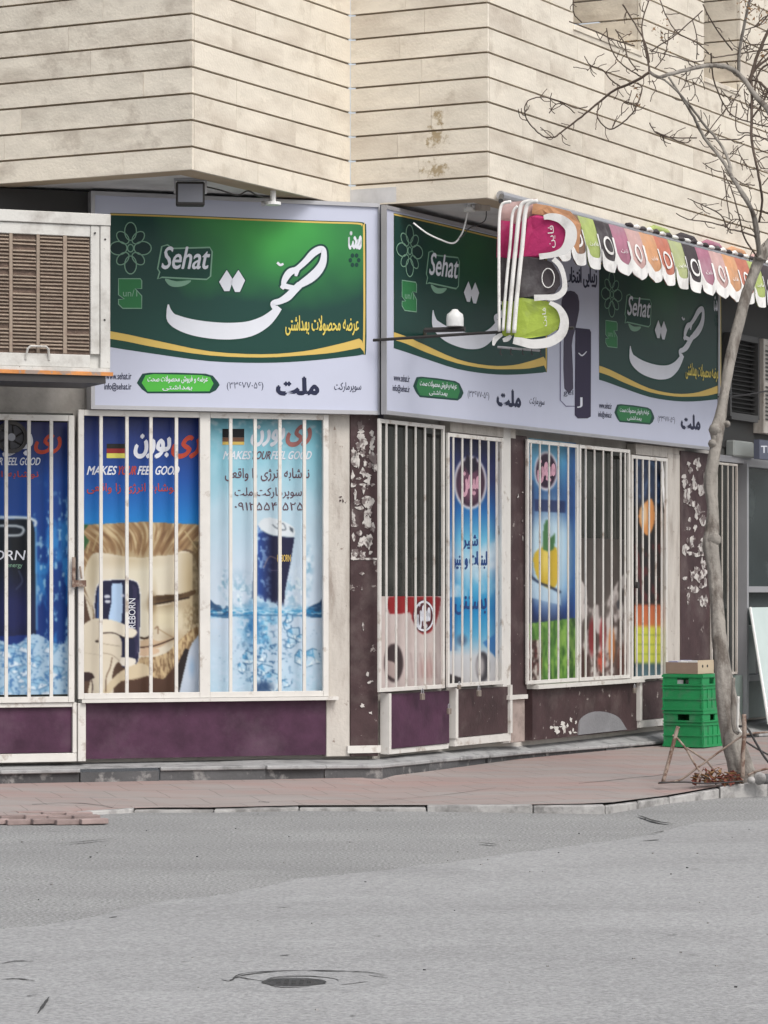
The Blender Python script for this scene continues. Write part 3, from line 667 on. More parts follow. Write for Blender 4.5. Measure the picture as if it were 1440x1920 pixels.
for x0, x1, a, b in ((714, 833, zb, zt), (839, 943, zb2, zt2), (989, 1182, zb3, zt3), (1185, 1251, zb4, zt4), (1333, 1384, zb5, zt5)):
    MB().pbox(W2, W2.s(x0), W2.s(x1), a-.02, b+.02, -.045, -.02).build('pane', M['glass'], bld)
# neighbour shopfront at the right edge
z_a, z_b, z_c, z_d = W2.z(1412, 866), W2.z(1412, 1105), W2.z(1412, 1270), W2.z(1412, 1362)
shf = part('shopfront', W2, 1440, 'white framed shopfront of tinted glass at the right edge')
s0, s1 = W2.s(1385), W2.s(1385)+2.6
MB().pbox(W2, s0, s0+.05, ZB, z_a, -.03, .09).pbox(W2, s0+.051, s1, z_a-.06, z_a, -.03, .088).pbox(W2, s0+.051, s1, z_b-.03, z_b+.03, -.03, .088).pbox(W2, s0+.051, s1, z_c-.03, z_c+.03, -.03, .095).build('frame', M['alu'], shf)
MB().pbox(W2, s0+.051, s1, z_b+.031, z_a-.061, -.02, .0).build('pane', M['glass2'], shf)
MB().pbox(W2, s0+.051, s1, z_c+.031, z_b-.031, -.02, .0).build('pane', M['glass2'], shf)
MB().pbox(W2, s0+.051, s1, ZB, z_c-.031, -.02, .03).build('kick_panel', M['teal'], shf)
MB().pbox(W2, W2.s(1392), W2.s(1416), z_c+.04, W2.z(1400, 1172), .002, .006).build('pane_reflection', M['palegreen'], shf)  # pale sheet painted in for a whitish reflection on the lower pane
MB().pbox(W2, W2.s(1400), s1, W2.z(1420, 1102), W2.z(1420, 868), .003, .02).build('blind', flat('dark blind', (.045, .048, .05)), shf) if False else None
# beam, shutter louvres above the neighbour shop
MB().pbox(W2, W2.s(1332), W2.s(1332)+4, W2.z(1390, 870), W2.z(1390, 858), -.05, .06).build('beam', M['alu'], bld)
MB().pbox(W2, W2.s(1346), W2.s(1346)+4, W2.z(1390, 857), 2.999, -.055, -.02).build('fascia', flat('dark grey lintel', (.10, .10, .095)), bld)
lv = part('shutter', W2, 1400, 'dark louvred shutter above the neighbouring shop')
ls0, ls1 = W2.s(1358), W2.s(1408); lz0, lz1 = W2.z(1385, 775), W2.z(1385, 640)
MB().pbox(W2, ls0-.04, ls0, lz0-.05, lz1+.05, -.05, .08).pbox(W2, ls1, ls1+.04, lz0-.05, lz1+.05, -.05, .08).pbox(W2, ls0, ls1, lz0-.08, lz0-.01, -.05, .078).pbox(W2, ls0, ls1, lz1, lz1+.06, -.05, .078).build('frame', flat('dark grey frame', (.09, .09, .09)), lv)
for i in range(16):
    z = lz0+(lz1-lz0)*i/16
    MB().hexa([W2.at(ls0, z, .05), W2.at(ls1, z, .05), W2.at(ls1, z+.012, .0), W2.at(ls0, z+.012, .0), W2.at(ls0, z+.008, .055), W2.at(ls1, z+.008, .055), W2.at(ls1, z+.03, .0), W2.at(ls0, z+.03, .0)]).build('slat', flat('dark slat', (.05, .05, .05)), lv)
MB().pbox(W2, W2.s(1347), W2.s(1347)+4, 3.0, ZS-.01, -.055, .0).build('fascia', flat('dark fascia', (.045, .044, .043)), bld)

# ================================================================== SHOP SIGNS
def gm(name, lo, hi, foc, sx=1.1, sz=.62):   # printed green glow in the artwork round one bright spot
    m = bpy.data.materials.new(name); m.use_nodes = True; N = m.node_tree.nodes; L = m.node_tree.links; b = N['Principled BSDF']; b.inputs['Roughness'].default_value = .35; b.inputs['Specular IOR Level'].default_value = .2
    tc = N.new('ShaderNodeTexCoord'); sb = N.new('ShaderNodeVectorMath'); sb.operation = 'SUBTRACT'; L.new(tc.outputs['Object'], sb.inputs[0]); sb.inputs[1].default_value = tuple(foc)
    ml = N.new('ShaderNodeVectorMath'); ml.operation = 'MULTIPLY'; L.new(sb.outputs[0], ml.inputs[0]); ml.inputs[1].default_value = (1/sx, 1/sx, 1/sz)
    ln = N.new('ShaderNodeVectorMath'); ln.operation = 'LENGTH'; L.new(ml.outputs[0], ln.inputs[0])
    nz = N.new('ShaderNodeTexNoise'); nz.inputs['Scale'].default_value = 2.2; L.new(tc.outputs['Object'], nz.inputs[0])
    m2 = N.new('ShaderNodeMapRange'); m2.inputs['To Min'].default_value = -.3; m2.inputs['To Max'].default_value = .3; L.new(nz.outputs[0], m2.inputs[0])
    ad = N.new('ShaderNodeMath'); ad.operation = 'ADD'; L.new(ln.outputs['Value'], ad.inputs[0]); L.new(m2.outputs[0], ad.inputs[1])
    cr = N.new('ShaderNodeValToRGB'); cr.color_ramp.elements[0].color = (*hi, 1); cr.color_ramp.elements[1].color = (*lo, 1); cr.color_ramp.elements[0].position = .1; cr.color_ramp.elements[1].position = 1.0
    e = cr.color_ramp.elements.new(.55); e.color = (*[(a*.55+b_*.45) for a, b_ in zip(lo, hi)], 1); L.new(ad.outputs[0], cr.inputs[0])
    L.new(cr.outputs[0], b.inputs['Base Color'])
    return m
SO = .14      # sign face offset from the wall
def z3(x, y): return (160+x/2.571, 370+y/2.571)
def art_map1(x, y, off): X, Y = z3(x, y); return W1.px(X, Y, SO+off)
def sz1(x, y): X, Y = z3(x, y); return W1.s(X, SO), W1.z(X, Y, SO)
def make_map2(xa, pa, xb, pb_):
    sa, sb = W1.s(z3(xa, 300)[0], SO), W1.s(z3(xb, 300)[0], SO); ta, tb = W2.s(pa, SO), W2.s(pb_, SO); k = (tb-ta)/(sb-sa)
    def f(x, y, off):
        s, z = sz1(x, y); return W2.at(ta+(s-sa)*k, 3.197+(z-3.155)*1.041, SO+off)
    return f
green1 = gm('sign green glow', (.014, .056, .046), (.055, .33, .07), art_map1(930, 150, 0))
def artwork(mp, sg, gmat, xl=120, tagline=True, bright=True):
    L_ = []
    xr = 1355
    poly(mp, spline([(xl, 75), (400, 84), (800, 100), (1150, 113), (xr-40, 118), (xr-8, 128), (xr, 165), (xr, 500), (xr-1, 735), (xr-20, 758), (1250, 770), (1050, 790), (850, 798), (600, 790), (350, 757), (200, 735), (xl, 722)], 3), M['gdark'], sg, .001, 'green_field')
    poly(mp, spline([(xl, 78), (400, 87), (800, 104), (1150, 117), (xr-42, 122), (xr-14, 134), (xr-7, 165), (xr-7, 720), (xr-30, 725), (1200, 748), (1050, 762), (850, 772), (600, 762), (350, 725), (200, 695), (xl, 682)], 3), M['gold'], sg, .002, 'gold_swoosh')
    poly(mp, spline([(xl, 86), (400, 95), (800, 112), (1150, 125), (xr-45, 130), (xr-22, 142), (xr-16, 170), (xr-16, 665), (xr-35, 680), (1200, 712), (1050, 742), (850, 756), (600, 742), (350, 692), (200, 660), (xl, 645)], 3), gmat, sg, .003, 'green_field')
    # flower emblem: eight petals and a round eye
    cx, cy = 218, 245
    for k in range(8):
        a = math.pi/4*k; big = k % 2 == 0; r = 75 if big else 66
        if k in (2, 6): rx, ry = 27, 42
        elif k in (0, 4): rx, ry = 40, 31
        else: rx, ry = 34, 22
        ex, ey = cx+math.cos(a)*r*(.78 if big and k in (0, 4) else .8), cy+math.sin(a)*r*1.08
        rot = 0 if k in (0, 2, 4, 6) else a*1.0
        poly(mp, ell(ex, ey, rx, ry, 18, rot), M['gpetal'], sg, .004+.0002*k, 'emblem')
        ring(mp, ex, ey, rx+4, ry+4, 5, M['gline'], sg, .0058, n=18, rot=rot)
    poly(mp, ell(cx, cy, 14, 18, 12), M['gdark'], sg, .0062, 'emblem'); ring(mp, cx, cy, 17, 21, 5, M['gline'], sg, .0066, n=12)
    # halal style square badge
    sq = [(160, 392), (265, 392), (272, 402), (272, 440), (240, 440), (272, 475), (272, 535), (180, 535), (160, 515), (160, 492), (188, 490), (160, 470)]
    poly(mp, sq, M['gmid'], sg, .004, 'badge'); outline(mp, sq, 5, M['gline'], sg, .0048, 'badge')
    lettering(mp, 182, 445, 250, 478, 'un/1', M['gline'], sg, .0052)
    # latin brand badge
    bd = [(372, 238), (395, 232), (420, 250), (600, 245), (608, 262), (600, 380), (585, 392), (370, 382), (352, 392), (362, 360), (352, 345)]
    outline(mp, bd, 14, M['gline'], sg, .004, 'badge'); poly(mp, bd, M['gdark'], sg, .005, 'badge')
    poly(mp, spline([(385, 392), (440, 405), (510, 400), (480, 425), (430, 432), (400, 420)], 3, True), M['gline'], sg, .0035, 'badge')
    lettering(mp, 366, 238, 588, 345, 'Sehat', M['txt_white'], sg, .0085, .02, 22)
    # great white calligraphy with its dark outline
    strokes = [
        [(400, 516, 6), (404, 550, 26), (425, 590, 58), (500, 622, 74), (600, 640, 80), (700, 645, 80), (790, 634, 74), (860, 603, 60), (905, 565, 44), (935, 530, 30)],
        [(915, 540, 20), (905, 512, 26), (940, 500, 30), (975, 480, 38), (1005, 450, 36), (1035, 420, 34)],
        [(946, 440, 20), (958, 428, 26), (980, 432, 24), (1020, 440, 24)],
        [(950, 440, 10), (960, 400, 28), (985, 362, 34), (1020, 345, 26), (1060, 310, 28), (1100, 268, 34), (1135, 250, 32), (1150, 262, 26), (1146, 310, 34), (1125, 350, 42), (1090, 385, 44), (1050, 412, 36), (1020, 430, 26)],
        [(1020, 350, 26), (1015, 380, 12)],
    ]
    for i, st in enumerate(strokes): stroke(mp, st, M['gdark'], sg, .0040+.0002*i, 'lettering', grow=20)
    for i, st in enumerate(strokes): stroke(mp, st, M['txt_white'], sg, .0066+.0002*i)
    for q in ([(645, 408), (682, 350), (712, 398), (695, 452), (670, 452)], [(700, 408), (738, 350), (770, 400), (745, 456), (722, 456)]):
        outline(mp, q, 12, M['gdark'], sg, .0062, 'lettering'); poly(mp, q, M['txt_white'], sg, .0070, 'lettering')
    stroke(mp, [(925, 314, 12), (940, 326, 12), (955, 320, 10)], M['txt_white'], sg, .0068)
    if tagline: lettering(mp, 965, 570, 1318, 665, 'عرضه محصولات بهداشتی', M['txt_yellow'], sg, .0080, .012)
    lettering(mp, 1270, 165, 1330, 250, 'صحت', M['txt_white'], sg, .005, .04) if tagline else None
    if tagline:
        for k in range(6): poly(mp, ell(1298+20*math.cos(k*1.047), 303+26*math.sin(k*1.047), 9, 11, 10), M['gdark'], sg, .0045+.0002*k, 'emblem')
    # bottom strip
    lettering(mp, 100, 845, 222, 878, 'www.sehat.ir', M['txt_dark'], sg, .001, .02); lettering(mp, 92, 895, 222, 935, 'info@sehat.ir', M['txt_dark'], sg, .001, .02)
    pl_ = [(248, 895), (262, 870), (275, 850), (310, 845), (440, 845), (580, 850), (615, 860), (640, 890), (648, 905), (630, 930), (600, 945), (440, 945), (300, 945), (272, 925), (260, 910)]
    poly(mp, pl_, M['gdark'], sg, .001, 'badge')
    poly(mp, [(272, 895), (290, 858), (330, 852), (560, 857), (602, 866), (618, 898), (598, 935), (300, 936)], M['pill'] if bright else M['gmid'], sg, .002, 'badge')  # bright off: the shaded sign's pill takes a darker green
    lettering(mp, 300, 860, 590, 896, 'عرضه و فروش محصولات صحت', M['txt_white'], sg, .003, .02); lettering(mp, 372, 905, 515, 932, 'بهداشتی', M['txt_white'], sg, .003, .02)
    lettering(mp, 682, 890, 858, 932, '(۳۳۶۷۷۰۵۶)', M['txt_dark'], sg, .001, .0)
    lettering(mp, 925, 870, 1122, 950, 'ملت', M['txt_dark'], sg, .001, .085)
sg1 = props(empty('shop_sign', W1.at(W1.s(440, SO), 2.97, SO)), 'brightly coloured white and green shop sign facing the junction beside the rusty cooler', 'shop sign', 'green shop signs')
a, b = W1.s(177, SO), W1.s(708, SO); zt_, zb_ = 4.555, 2.965
MB().pbox(W1, a, b, zb_, zt_, SO-.12, SO).build('panel', M['signface'], sg1)
MB().pbox(W1, a-.03, a, zb_-.03, zt_+.03, SO-.13, SO+.02).pbox(W1, b, b+.012, zb_-.03, zt_+.03, SO-.13, SO+.02).pbox(W1, a, b, zt_, zt_+.03, SO-.13, SO+.018).pbox(W1, a, b, zb_-.03, zb_, SO-.13, SO+.018).build('frame', M['alu'], sg1)
artwork(art_map1, sg1, green1)
lettering(art_map1, 1200, 892, 1330, 942, 'سوپرمارکت', M['txt_dark'], sg1, .001, .01)
MB().pbox(W1, W1.s(700, .03), W1.s(719, .03), 2.9, 4.59, -.05, .035).build('gap_shade_box', flat('dark gap fill', (.05, .05, .065)), bld)  # dark box added so the gap between the signs reads as shade
sg2 = props(empty('shop_sign', W2.at(W2.s(1000, SO), 2.97, SO)), 'long shaded green and lavender shop sign on the side street, partly behind the awning', 'shop sign', 'green shop signs')
a, b = W2.s(723, SO), W2.s(1345, SO)
MB().pbox(W2, a, b, zb_, zt_-.02, SO-.03, SO).build('panel', M['signface'], sg2)
MB().pbox(W2, a-.010, a, zb_-.03, zt_+.01, SO-.035, SO+.012).pbox(W2, b, b+.05, zb_-.03, zt_+.01, SO-.035, SO+.012).pbox(W2, a, b, zt_-.02, zt_+.01, SO-.035, SO+.011).pbox(W2, a, b, zb_-.03, zb_, SO-.035, SO+.011).build('frame', M['alu'], sg2)
m2a = make_map2(218, 767, 1355, 1026); m2b = make_map2(218, 1146, 1155, 1318)
green2 = [gm('sign green shaded', (.014, .048, .040), (.024, .11, .048), f(760, 150, 0)) for f in (m2a, m2b)]  # awning shade put into a darker copy of the green print
artwork(m2a, sg2, green2[0], 100, False, False); artwork(m2b, sg2, green2[1], 100, True, False)
lettering(m2a, 1200, 892, 1330, 942, 'سوپرمارکت', M['txt_dark'], sg2, .001, .01)
# cosmetics picture between the two copies
mq = lambda x, y, o: W2.px(700+x/3.6, 370+y/3.6, SO+o)
lettering(lambda x, y, o: W2.px(1040+x/3.6, 370+y/3.6, SO+o), 70, 470, 285, 610, 'زیبایی انتخاب', M['txt_dark'], sg2, .001, .02)
outline(mq, [(1262, 900), (1350, 890), (1440, 890), (1440, 1410), (1300, 1410), (1262, 1370)], 8, flat('ink violet', (.14, .13, .22)), sg2, .001, 'picture', 0)
poly(mq, spline([(1280, 660), (1330, 630), (1380, 660), (1390, 760), (1360, 900), (1340, 1000), (1350, 1290), (1290, 1290), (1285, 1000), (1290, 850), (1270, 760)], 2, True), flat('ink plum', (.06, .05, .085)), sg2, .002, 'picture')
poly(mq, [(1365, 880), (1460, 890), (1470, 910), (1468, 1480), (1445, 1492), (1380, 1492), (1360, 1470)], flat('ink deep plum', (.03, .022, .055)), sg2, .003, 'picture')
lettering(mq, 1375, 1350, 1412, 1420, 'J', M['txt_white'], sg2, .004)
stroke(mq, [(1385, 1050, 6), (1410, 1068, 9), (1440, 1040, 5)], M['txt_white'], sg2, .004, 'picture')
lettering(mq, 1285, 1300, 1350, 1345, 'gel', M['txt_dark'], sg2, .0032)

# ================================================================== POSTERS
def letp(pl, off): return lambda x, y, o: pl.px(x, y, off+o)
PO = -.012
def icecubes(cv, x0, y0, x1, y1, seed, n=26, cols=((235, 243, 250), (150, 195, 225), (60, 110, 160))):
    rr = random.Random(seed)
    for i in range(n):
        cx, cy = rr.uniform(x0, x1), rr.uniform(y0, y1); r = rr.uniform(7, 17); a0 = rr.uniform(0, 1.5)
        q = [(cx+r*math.cos(a0+k*1.5708+rr.uniform(-.3, .3)), cy+r*math.sin(a0+k*1.5708+rr.uniform(-.3, .3))*.8) for k in range(4)]
        cv.P(q, cols[1], .75); cv.P([q[0], q[1], ((q[1][0]+q[2][0])/2, (q[1][1]+q[2][1])/2), (cx, cy)], cols[0], .85); cv.S(q+[q[0]], 1.6, cols[2], .7, 0)
def p_left(cv):
    cv.grad([(780, (52, 50, 92)), (850, (30, 55, 120)), (900, (28, 78, 160)), (1000, (24, 70, 150)), (1100, (20, 60, 135)), (1300, (25, 60, 130))])
    n = fbm(cv.X/16, cv.Y/40, 3); m = np.clip((n-.55)*6, 0, 1)*np.clip((cv.X-62)/10, 0, 1)*np.clip((cv.Y-930)/50, 0, 1); cv.put(m, (60, 150, 220), .8)
    n = fbm(cv.X/7+9, cv.Y/14, 13); m = np.clip((n-.62)*12, 0, 1)*np.clip((cv.Y-900)/60, 0, 1)*np.clip((cv.X-60)/10, 0, 1); cv.put(m, (170, 215, 240), .8)
    cv.P([(-140, 980), (60, 972), (66, 1000), (68, 1190), (-140, 1200)], (18, 28, 40))
    cv.P([(20, 1000), (58, 1000), (60, 1190), (30, 1190)], (16, 22, 30)); cv.E(25, 1150, 45, 60, (35, 40, 105), .7, .6)
    cv.S([(-140, 972), (30, 970), (64, 976), (66, 985)], 5, (225, 238, 245)); cv.S([(-100, 990), (30, 986), (40, 1002), (14, 1004)], 4, (215, 225, 232)); cv.S([(67, 990), (69, 1180)], 3, (120, 190, 235), .8)
    cv.S([(35, 1070), (42, 1090), (30, 1105)], 1.6, (120, 130, 160), .7)
    m = (cv.Y > 1195+10*np.sin(cv.X/14.)+fbm(cv.X/12, cv.X*0, 2)*10); cv.put(m.astype(float), (175, 205, 228))
    icecubes(cv, -130, 1205, 128, 1300, 4, 60)
    n = fbm(cv.X/5, cv.Y/5, 33); cv.put(m*np.clip((n-.62)*10, 0, 1), (40, 95, 160), .7)
po1 = props(painted('poster', W1, -156, 790, 129, 1303, p_left, PO), 'dark blue drink can poster with ice behind the barred door at the left edge', 'poster', 'posters in the shop windows')
mp = letp(W1, PO)
lettering(mp, -30, 858, 74, 872, 'YOUR FEEL GOOD', M['txt_white'], po1, .002, .02, 3)
lettering(mp, -80, 808, 58, 855, 'بورن', M['txt_white'], po1, .002, .04, 4); lettering(mp, 64, 815, 112, 850, 'ری', M['txt_red'], po1, .002, .05, 4)
lettering(mp, -60, 883, 72, 898, 'نوشابه انرژی زا', M['txt_red'], po1, .002, .01)
lettering(mp, -60, 1032, 45, 1050, 'REBORN', M['txt_white'], po1, .002, .01, 3); lettering(mp, 14, 1058, 42, 1066, 'energy', M['gline'], po1, .002)
def p_face(cv):
    cv.grad([(780, (38, 52, 112)), (840, (36, 60, 130)), (900, (30, 84, 165)), (980, (34, 130, 205)), (984, (60, 120, 150)), (1310, (70, 52, 46))])
    cv.view(150, 960, 5.484)
    lower = cv.y > 130; cv.put((lower).astype(float), (88, 66, 54))
    cv.put(((cv.x < 140) & lower & (cv.y < 420)).astype(float), (48, 92, 52)); cv.put(((cv.x > 1120) & lower & (cv.y < 330)).astype(float), (150, 175, 130))
    face = [(30, 600), (70, 480), (130, 410), (400, 420), (700, 430), (1000, 400), (1150, 430), (1215, 600), (1215, 800), (1225, 1100), (1200, 1260), (1100, 1400), (1010, 1560), (880, 1700), (780, 1730), (650, 1660), (450, 1600), (150, 1200), (60, 900)]
    cv.P(face, (224, 216, 198), 1, 3)
    sh = np.clip((cv.x-820)/420, 0, 1)*(cv.y > 420)*(cv.y < 1500); cv.put(sh, (168, 150, 114), .55)
    cv.E(640, 600, 210, 170, (226, 220, 198), .8, .6); cv.E(650, 1050, 60, 260, (228, 222, 200), .7, .5); cv.E(890, 1080, 130, 110, (218, 210, 178), .7, .6); cv.E(120, 600, 60, 260, (180, 165, 130), .5, .5)
    # hair
    hair = [(90, 130), (1235, 130), (1240, 460), (1180, 420), (1090, 380), (960, 440), (800, 450), (640, 470), (420, 450), (240, 420), (130, 430), (60, 560), (30, 700), (30, 420), (95, 300)]
    h = cv.P(hair, (158, 128, 92), 1, 2)
    ang = (cv.x-640)/700.
    w = fbm((cv.x+cv.y*ang*1.7+70*np.sin(cv.y/110.+cv.x/300.))/44., cv.y/230., 17, 4); cv.put(h*np.clip((w-.5)*7, 0, 1), (222, 206, 168), .75); cv.put(h*np.clip((.42-w)*7, 0, 1), (112, 80, 58), .7)
    jag = fbm(cv.x/34., cv.y*0+3, 61, 3)*150; cv.put(h*np.clip((cv.y-(330+jag))/40, 0, 1)*(cv.x > 190)*(cv.x < 1130), (196, 180, 146), .85)
    fade = np.clip((cv.y-(300))/130, 0, 1)*np.clip((500-cv.y)/120, 0, 1); cv.put(h*fade, (120, 88, 62), .35)
    cv.E(900, 960, 170, 60, (150, 126, 92), .55, .8); cv.E(760, 1020, 30, 210, (172, 150, 114), .6, .9); cv.E(920, 1120, 120, 90, (224, 212, 182), .6, .8); cv.E(960, 1290, 120, 60, (168, 142, 104), .55, .9); cv.E(500, 500, 260, 60, (186, 166, 130), .5, .9); cv.E(1130, 700, 60, 330, (170, 148, 108), .6, .9)
    st = np.clip((cv.x-1040)/100, 0, 1)*np.clip((cv.y-900)/150, 0, 1)*(cv.x < 1230)*(cv.y < 1400); nn_ = fbm(cv.x/9., cv.y/22., 63, 3); cv.put(st*np.clip((nn_-.45)*6, 0, 1), (128, 104, 68), .7); cv.put(st*np.clip((.42-nn_)*6, 0, 1), (214, 196, 152), .6)
    side = ((cv.x > 1160) & (cv.y > 300) & (cv.y < 1150)).astype(float); cv.put(side*fbm(cv.x/30, cv.y/30, 5), (98, 82, 58), .95)
    for k, (a, b_) in enumerate((((100, 300), (70, 420)), ((180, 250), (130, 400)), ((1080, 200), (1200, 380)))): cv.S([a, b_], 14, (200, 185, 140), .7, 0)
    # ear and jaw at the left
    cv.S([(20, 720), (60, 850), (120, 980), (140, 1090)], 26, (120, 95, 70), .9); cv.S([(40, 830), (110, 950), (130, 1080)], 18, (222, 212, 190), .9)
    # brow, eye, nose
    cv.P([(740, 870), (900, 850), (1040, 840), (1180, 800), (1170, 850), (1010, 905), (860, 930), (750, 950)], (92, 70, 48), 1, 3); cv.S([(750, 950), (860, 932), (960, 912), (1120, 880)], 16, (44, 32, 24)); cv.P([(760, 880), (900, 862), (1060, 848), (1000, 880), (860, 905), (770, 915)], (70, 52, 36), .8, 2); cv.S([(790, 965), (930, 945)], 7, (235, 228, 208))
    cv.E(735, 930, 40, 90, (120, 98, 70), .7, .6); cv.S([(722, 820), (716, 1000), (722, 1180), (735, 1260)], 16, (150, 128, 96), .7)
    cv.S([(600, 1285), (660, 1300), (710, 1285), (735, 1250)], 20, (52, 36, 26)); cv.S([(770, 1200), (800, 1180), (800, 1250)], 14, (130, 100, 78), .8)
    # mouth and smile fold
    cv.P([(600, 1330), (740, 1300), (800, 1330), (960, 1290), (860, 1370), (780, 1400), (600, 1380)], (205, 180, 150), 1, 2); cv.S([(600, 1390), (720, 1385), (830, 1355), (980, 1295)], 14, (58, 36, 26)); cv.P([(605, 1400), (780, 1400), (820, 1440), (700, 1480), (605, 1470)], (214, 186, 158), 1, 2)
    cv.S([(805, 1200), (900, 1260), (960, 1290)], 9, (150, 122, 90), .8)
    beard = cv.P([(600, 1500), (760, 1490), (900, 1440), (1010, 1330), (1190, 1180), (1215, 1250), (1100, 1400), (1000, 1560), (880, 1700), (780, 1735), (690, 1650), (600, 1600)], (170, 140, 100), .75, 3)
    w = fbm(cv.x/13., cv.y/45., 23, 3); cv.put(beard*np.clip((w-.52)*8, 0, 1), (222, 200, 155), .7); cv.put(beard*np.clip((.45-w)*8, 0, 1), (105, 78, 52), .7)
    # neck, coat and collar
    cv.P([(700, 1690), (860, 1720), (1000, 1560), (1010, 1900), (500, 1900), (500, 1740)], (82, 58, 46)); cv.P([(1190, 1300), (1260, 1290), (1260, 1900), (1010, 1900), (1080, 1600), (1120, 1420)], (198, 210, 226), 1, 2); cv.P([(1010, 1900), (1120, 1420), (1080, 1400), (990, 1600), (985, 1900)], (40, 32, 32)); cv.E(1150, 1600, 30, 90, (150, 185, 220), .6, .6)
    # can
    can = [(165, 820), (200, 740), (260, 705), (480, 700), (560, 712), (600, 760), (616, 900), (606, 1450), (580, 1560), (540, 1600), (430, 1590), (410, 1250), (300, 1120), (160, 1090)]
    cv.P([(x-(380-x)*-.0+(-8 if x < 380 else 8), y-8) for x, y in can], (236, 238, 240), 1, 2); cv.P(can, (30, 32, 62), 1, 2)
    cv.P([(325, 760), (350, 735), (410, 735), (438, 760), (425, 1150), (290, 1150), (320, 950)], (186, 214, 246), 1, 2); cv.P([(185, 800), (215, 770), (205, 1090), (172, 1080)], (70, 110, 170), .7, 2); cv.P([(540, 745), (590, 780), (600, 1450), (570, 1500)], (52, 48, 80), .8)
    cv.P([(418, 1490), (570, 1510), (565, 1570), (535, 1610), (425, 1575)], (232, 226, 214), 1, 2); cv.S([(602, 900), (594, 1450)], 5, (190, 190, 205), .8)
    cv.E(280, 870, 32, 20, (225, 230, 240), .9, .2); cv.E(285, 920, 30, 18, (225, 230, 240), .9, .2); cv.E(290, 895, 20, 12, (30, 32, 62), 1, .2); cv.E(440, 860, 22, 16, (210, 218, 235), .8, .2)
    # hand: back of hand, index finger over the can, curled fingers, thumb below
    skin = (222, 212, 192); dk = (98, 74, 58)
    cv.P([(20, 1220), (60, 1140), (150, 1095), (240, 1110), (300, 1260), (420, 1300), (425, 1500), (360, 1580), (330, 1700), (330, 1900), (90, 1900), (110, 1700), (30, 1640)], skin, 1, 3)
    cv.P([(180, 1110), (300, 1105), (420, 1140), (560, 1200), (585, 1250), (540, 1290), (450, 1285), (350, 1235), (230, 1235)], (232, 224, 206), 1, 3); cv.S([(235, 1245), (350, 1245), (450, 1292), (545, 1298)], 9, (48, 34, 30))
    cv.P([(230, 1260), (400, 1300), (415, 1360), (250, 1350)], (224, 214, 196), 1, 2); cv.S([(240, 1355), (410, 1380)], 6, dk, .5); cv.S([(235, 1450), (330, 1470), (405, 1530)], 7, dk, .5)
    cv.P([(420, 1640), (560, 1570), (660, 1560), (715, 1610), (700, 1680), (560, 1725), (430, 1740), (350, 1810), (280, 1880), (240, 1840), (330, 1720)], (214, 198, 168), 1, 3); cv.S([(420, 1740), (500, 1730), (690, 1690)], 8, dk, .6)
    cv.S([(170, 1330), (185, 1330)], 22, (44, 30, 28), 1, 0); cv.S([(330, 1500), (310, 1600), (270, 1700), (265, 1850)], 12, dk, .8); cv.S([(190, 1120), (200, 1250), (185, 1320)], 7, dk, .55); cv.S([(60, 1450), (200, 1470)], 5, dk, .25)
    cv.P([(0, 1650), (120, 1650), (150, 1700), (95, 1740), (0, 1740)], (58, 42, 42)); cv.S([(110, 1700), (130, 1790), (120, 1880)], 10, (58, 42, 42), .9)
    cv.view(0, 0, 1)
po2 = props(painted('poster', W1, 157, 782, 377, 1303, p_face, PO, step=1.3), 'poster of a blond man drinking from a dark can under a blue band', 'poster', 'posters in the shop windows')
lettering(mp, 251, 815, 316, 858, 'بورن', M['txt_white'], po2, .002, .05, 5); lettering(mp, 321, 818, 372, 858, 'ری', M['txt_red'], po2, .002, .06, 6)
lettering(mp, 163, 874, 216, 890, 'MAKES', M['txt_white'], po2, .002, .035, 4); lettering(mp, 219, 874, 254, 890, 'YOUR', M['txt_red'], po2, .002, .035, 4); lettering(mp, 258, 874, 334, 890, 'FEEL GOOD', M['txt_white'], po2, .002, .035, 4)
lettering(mp, 163, 906, 330, 926, 'نوشابه انرژی زا واقعی', M['txt_red'], po2, .002, .01)
for i, (nm, cc) in enumerate((('flag black', (.02, .02, .02)), ('flag red', (.25, .03, .03)), ('flag yellow', (.62, .58, .12)))):
    poly(mp, [(200, 832+i*9), (236, 832+i*9), (236, 841+i*9+.0), (200, 841+i*9)], flat(nm, cc), po2, .002, 'flag')
lettering(mp, 241, 1122, 254, 1178, 'REBORN', M['txt_white'], po2, .002, .02, rot=True)
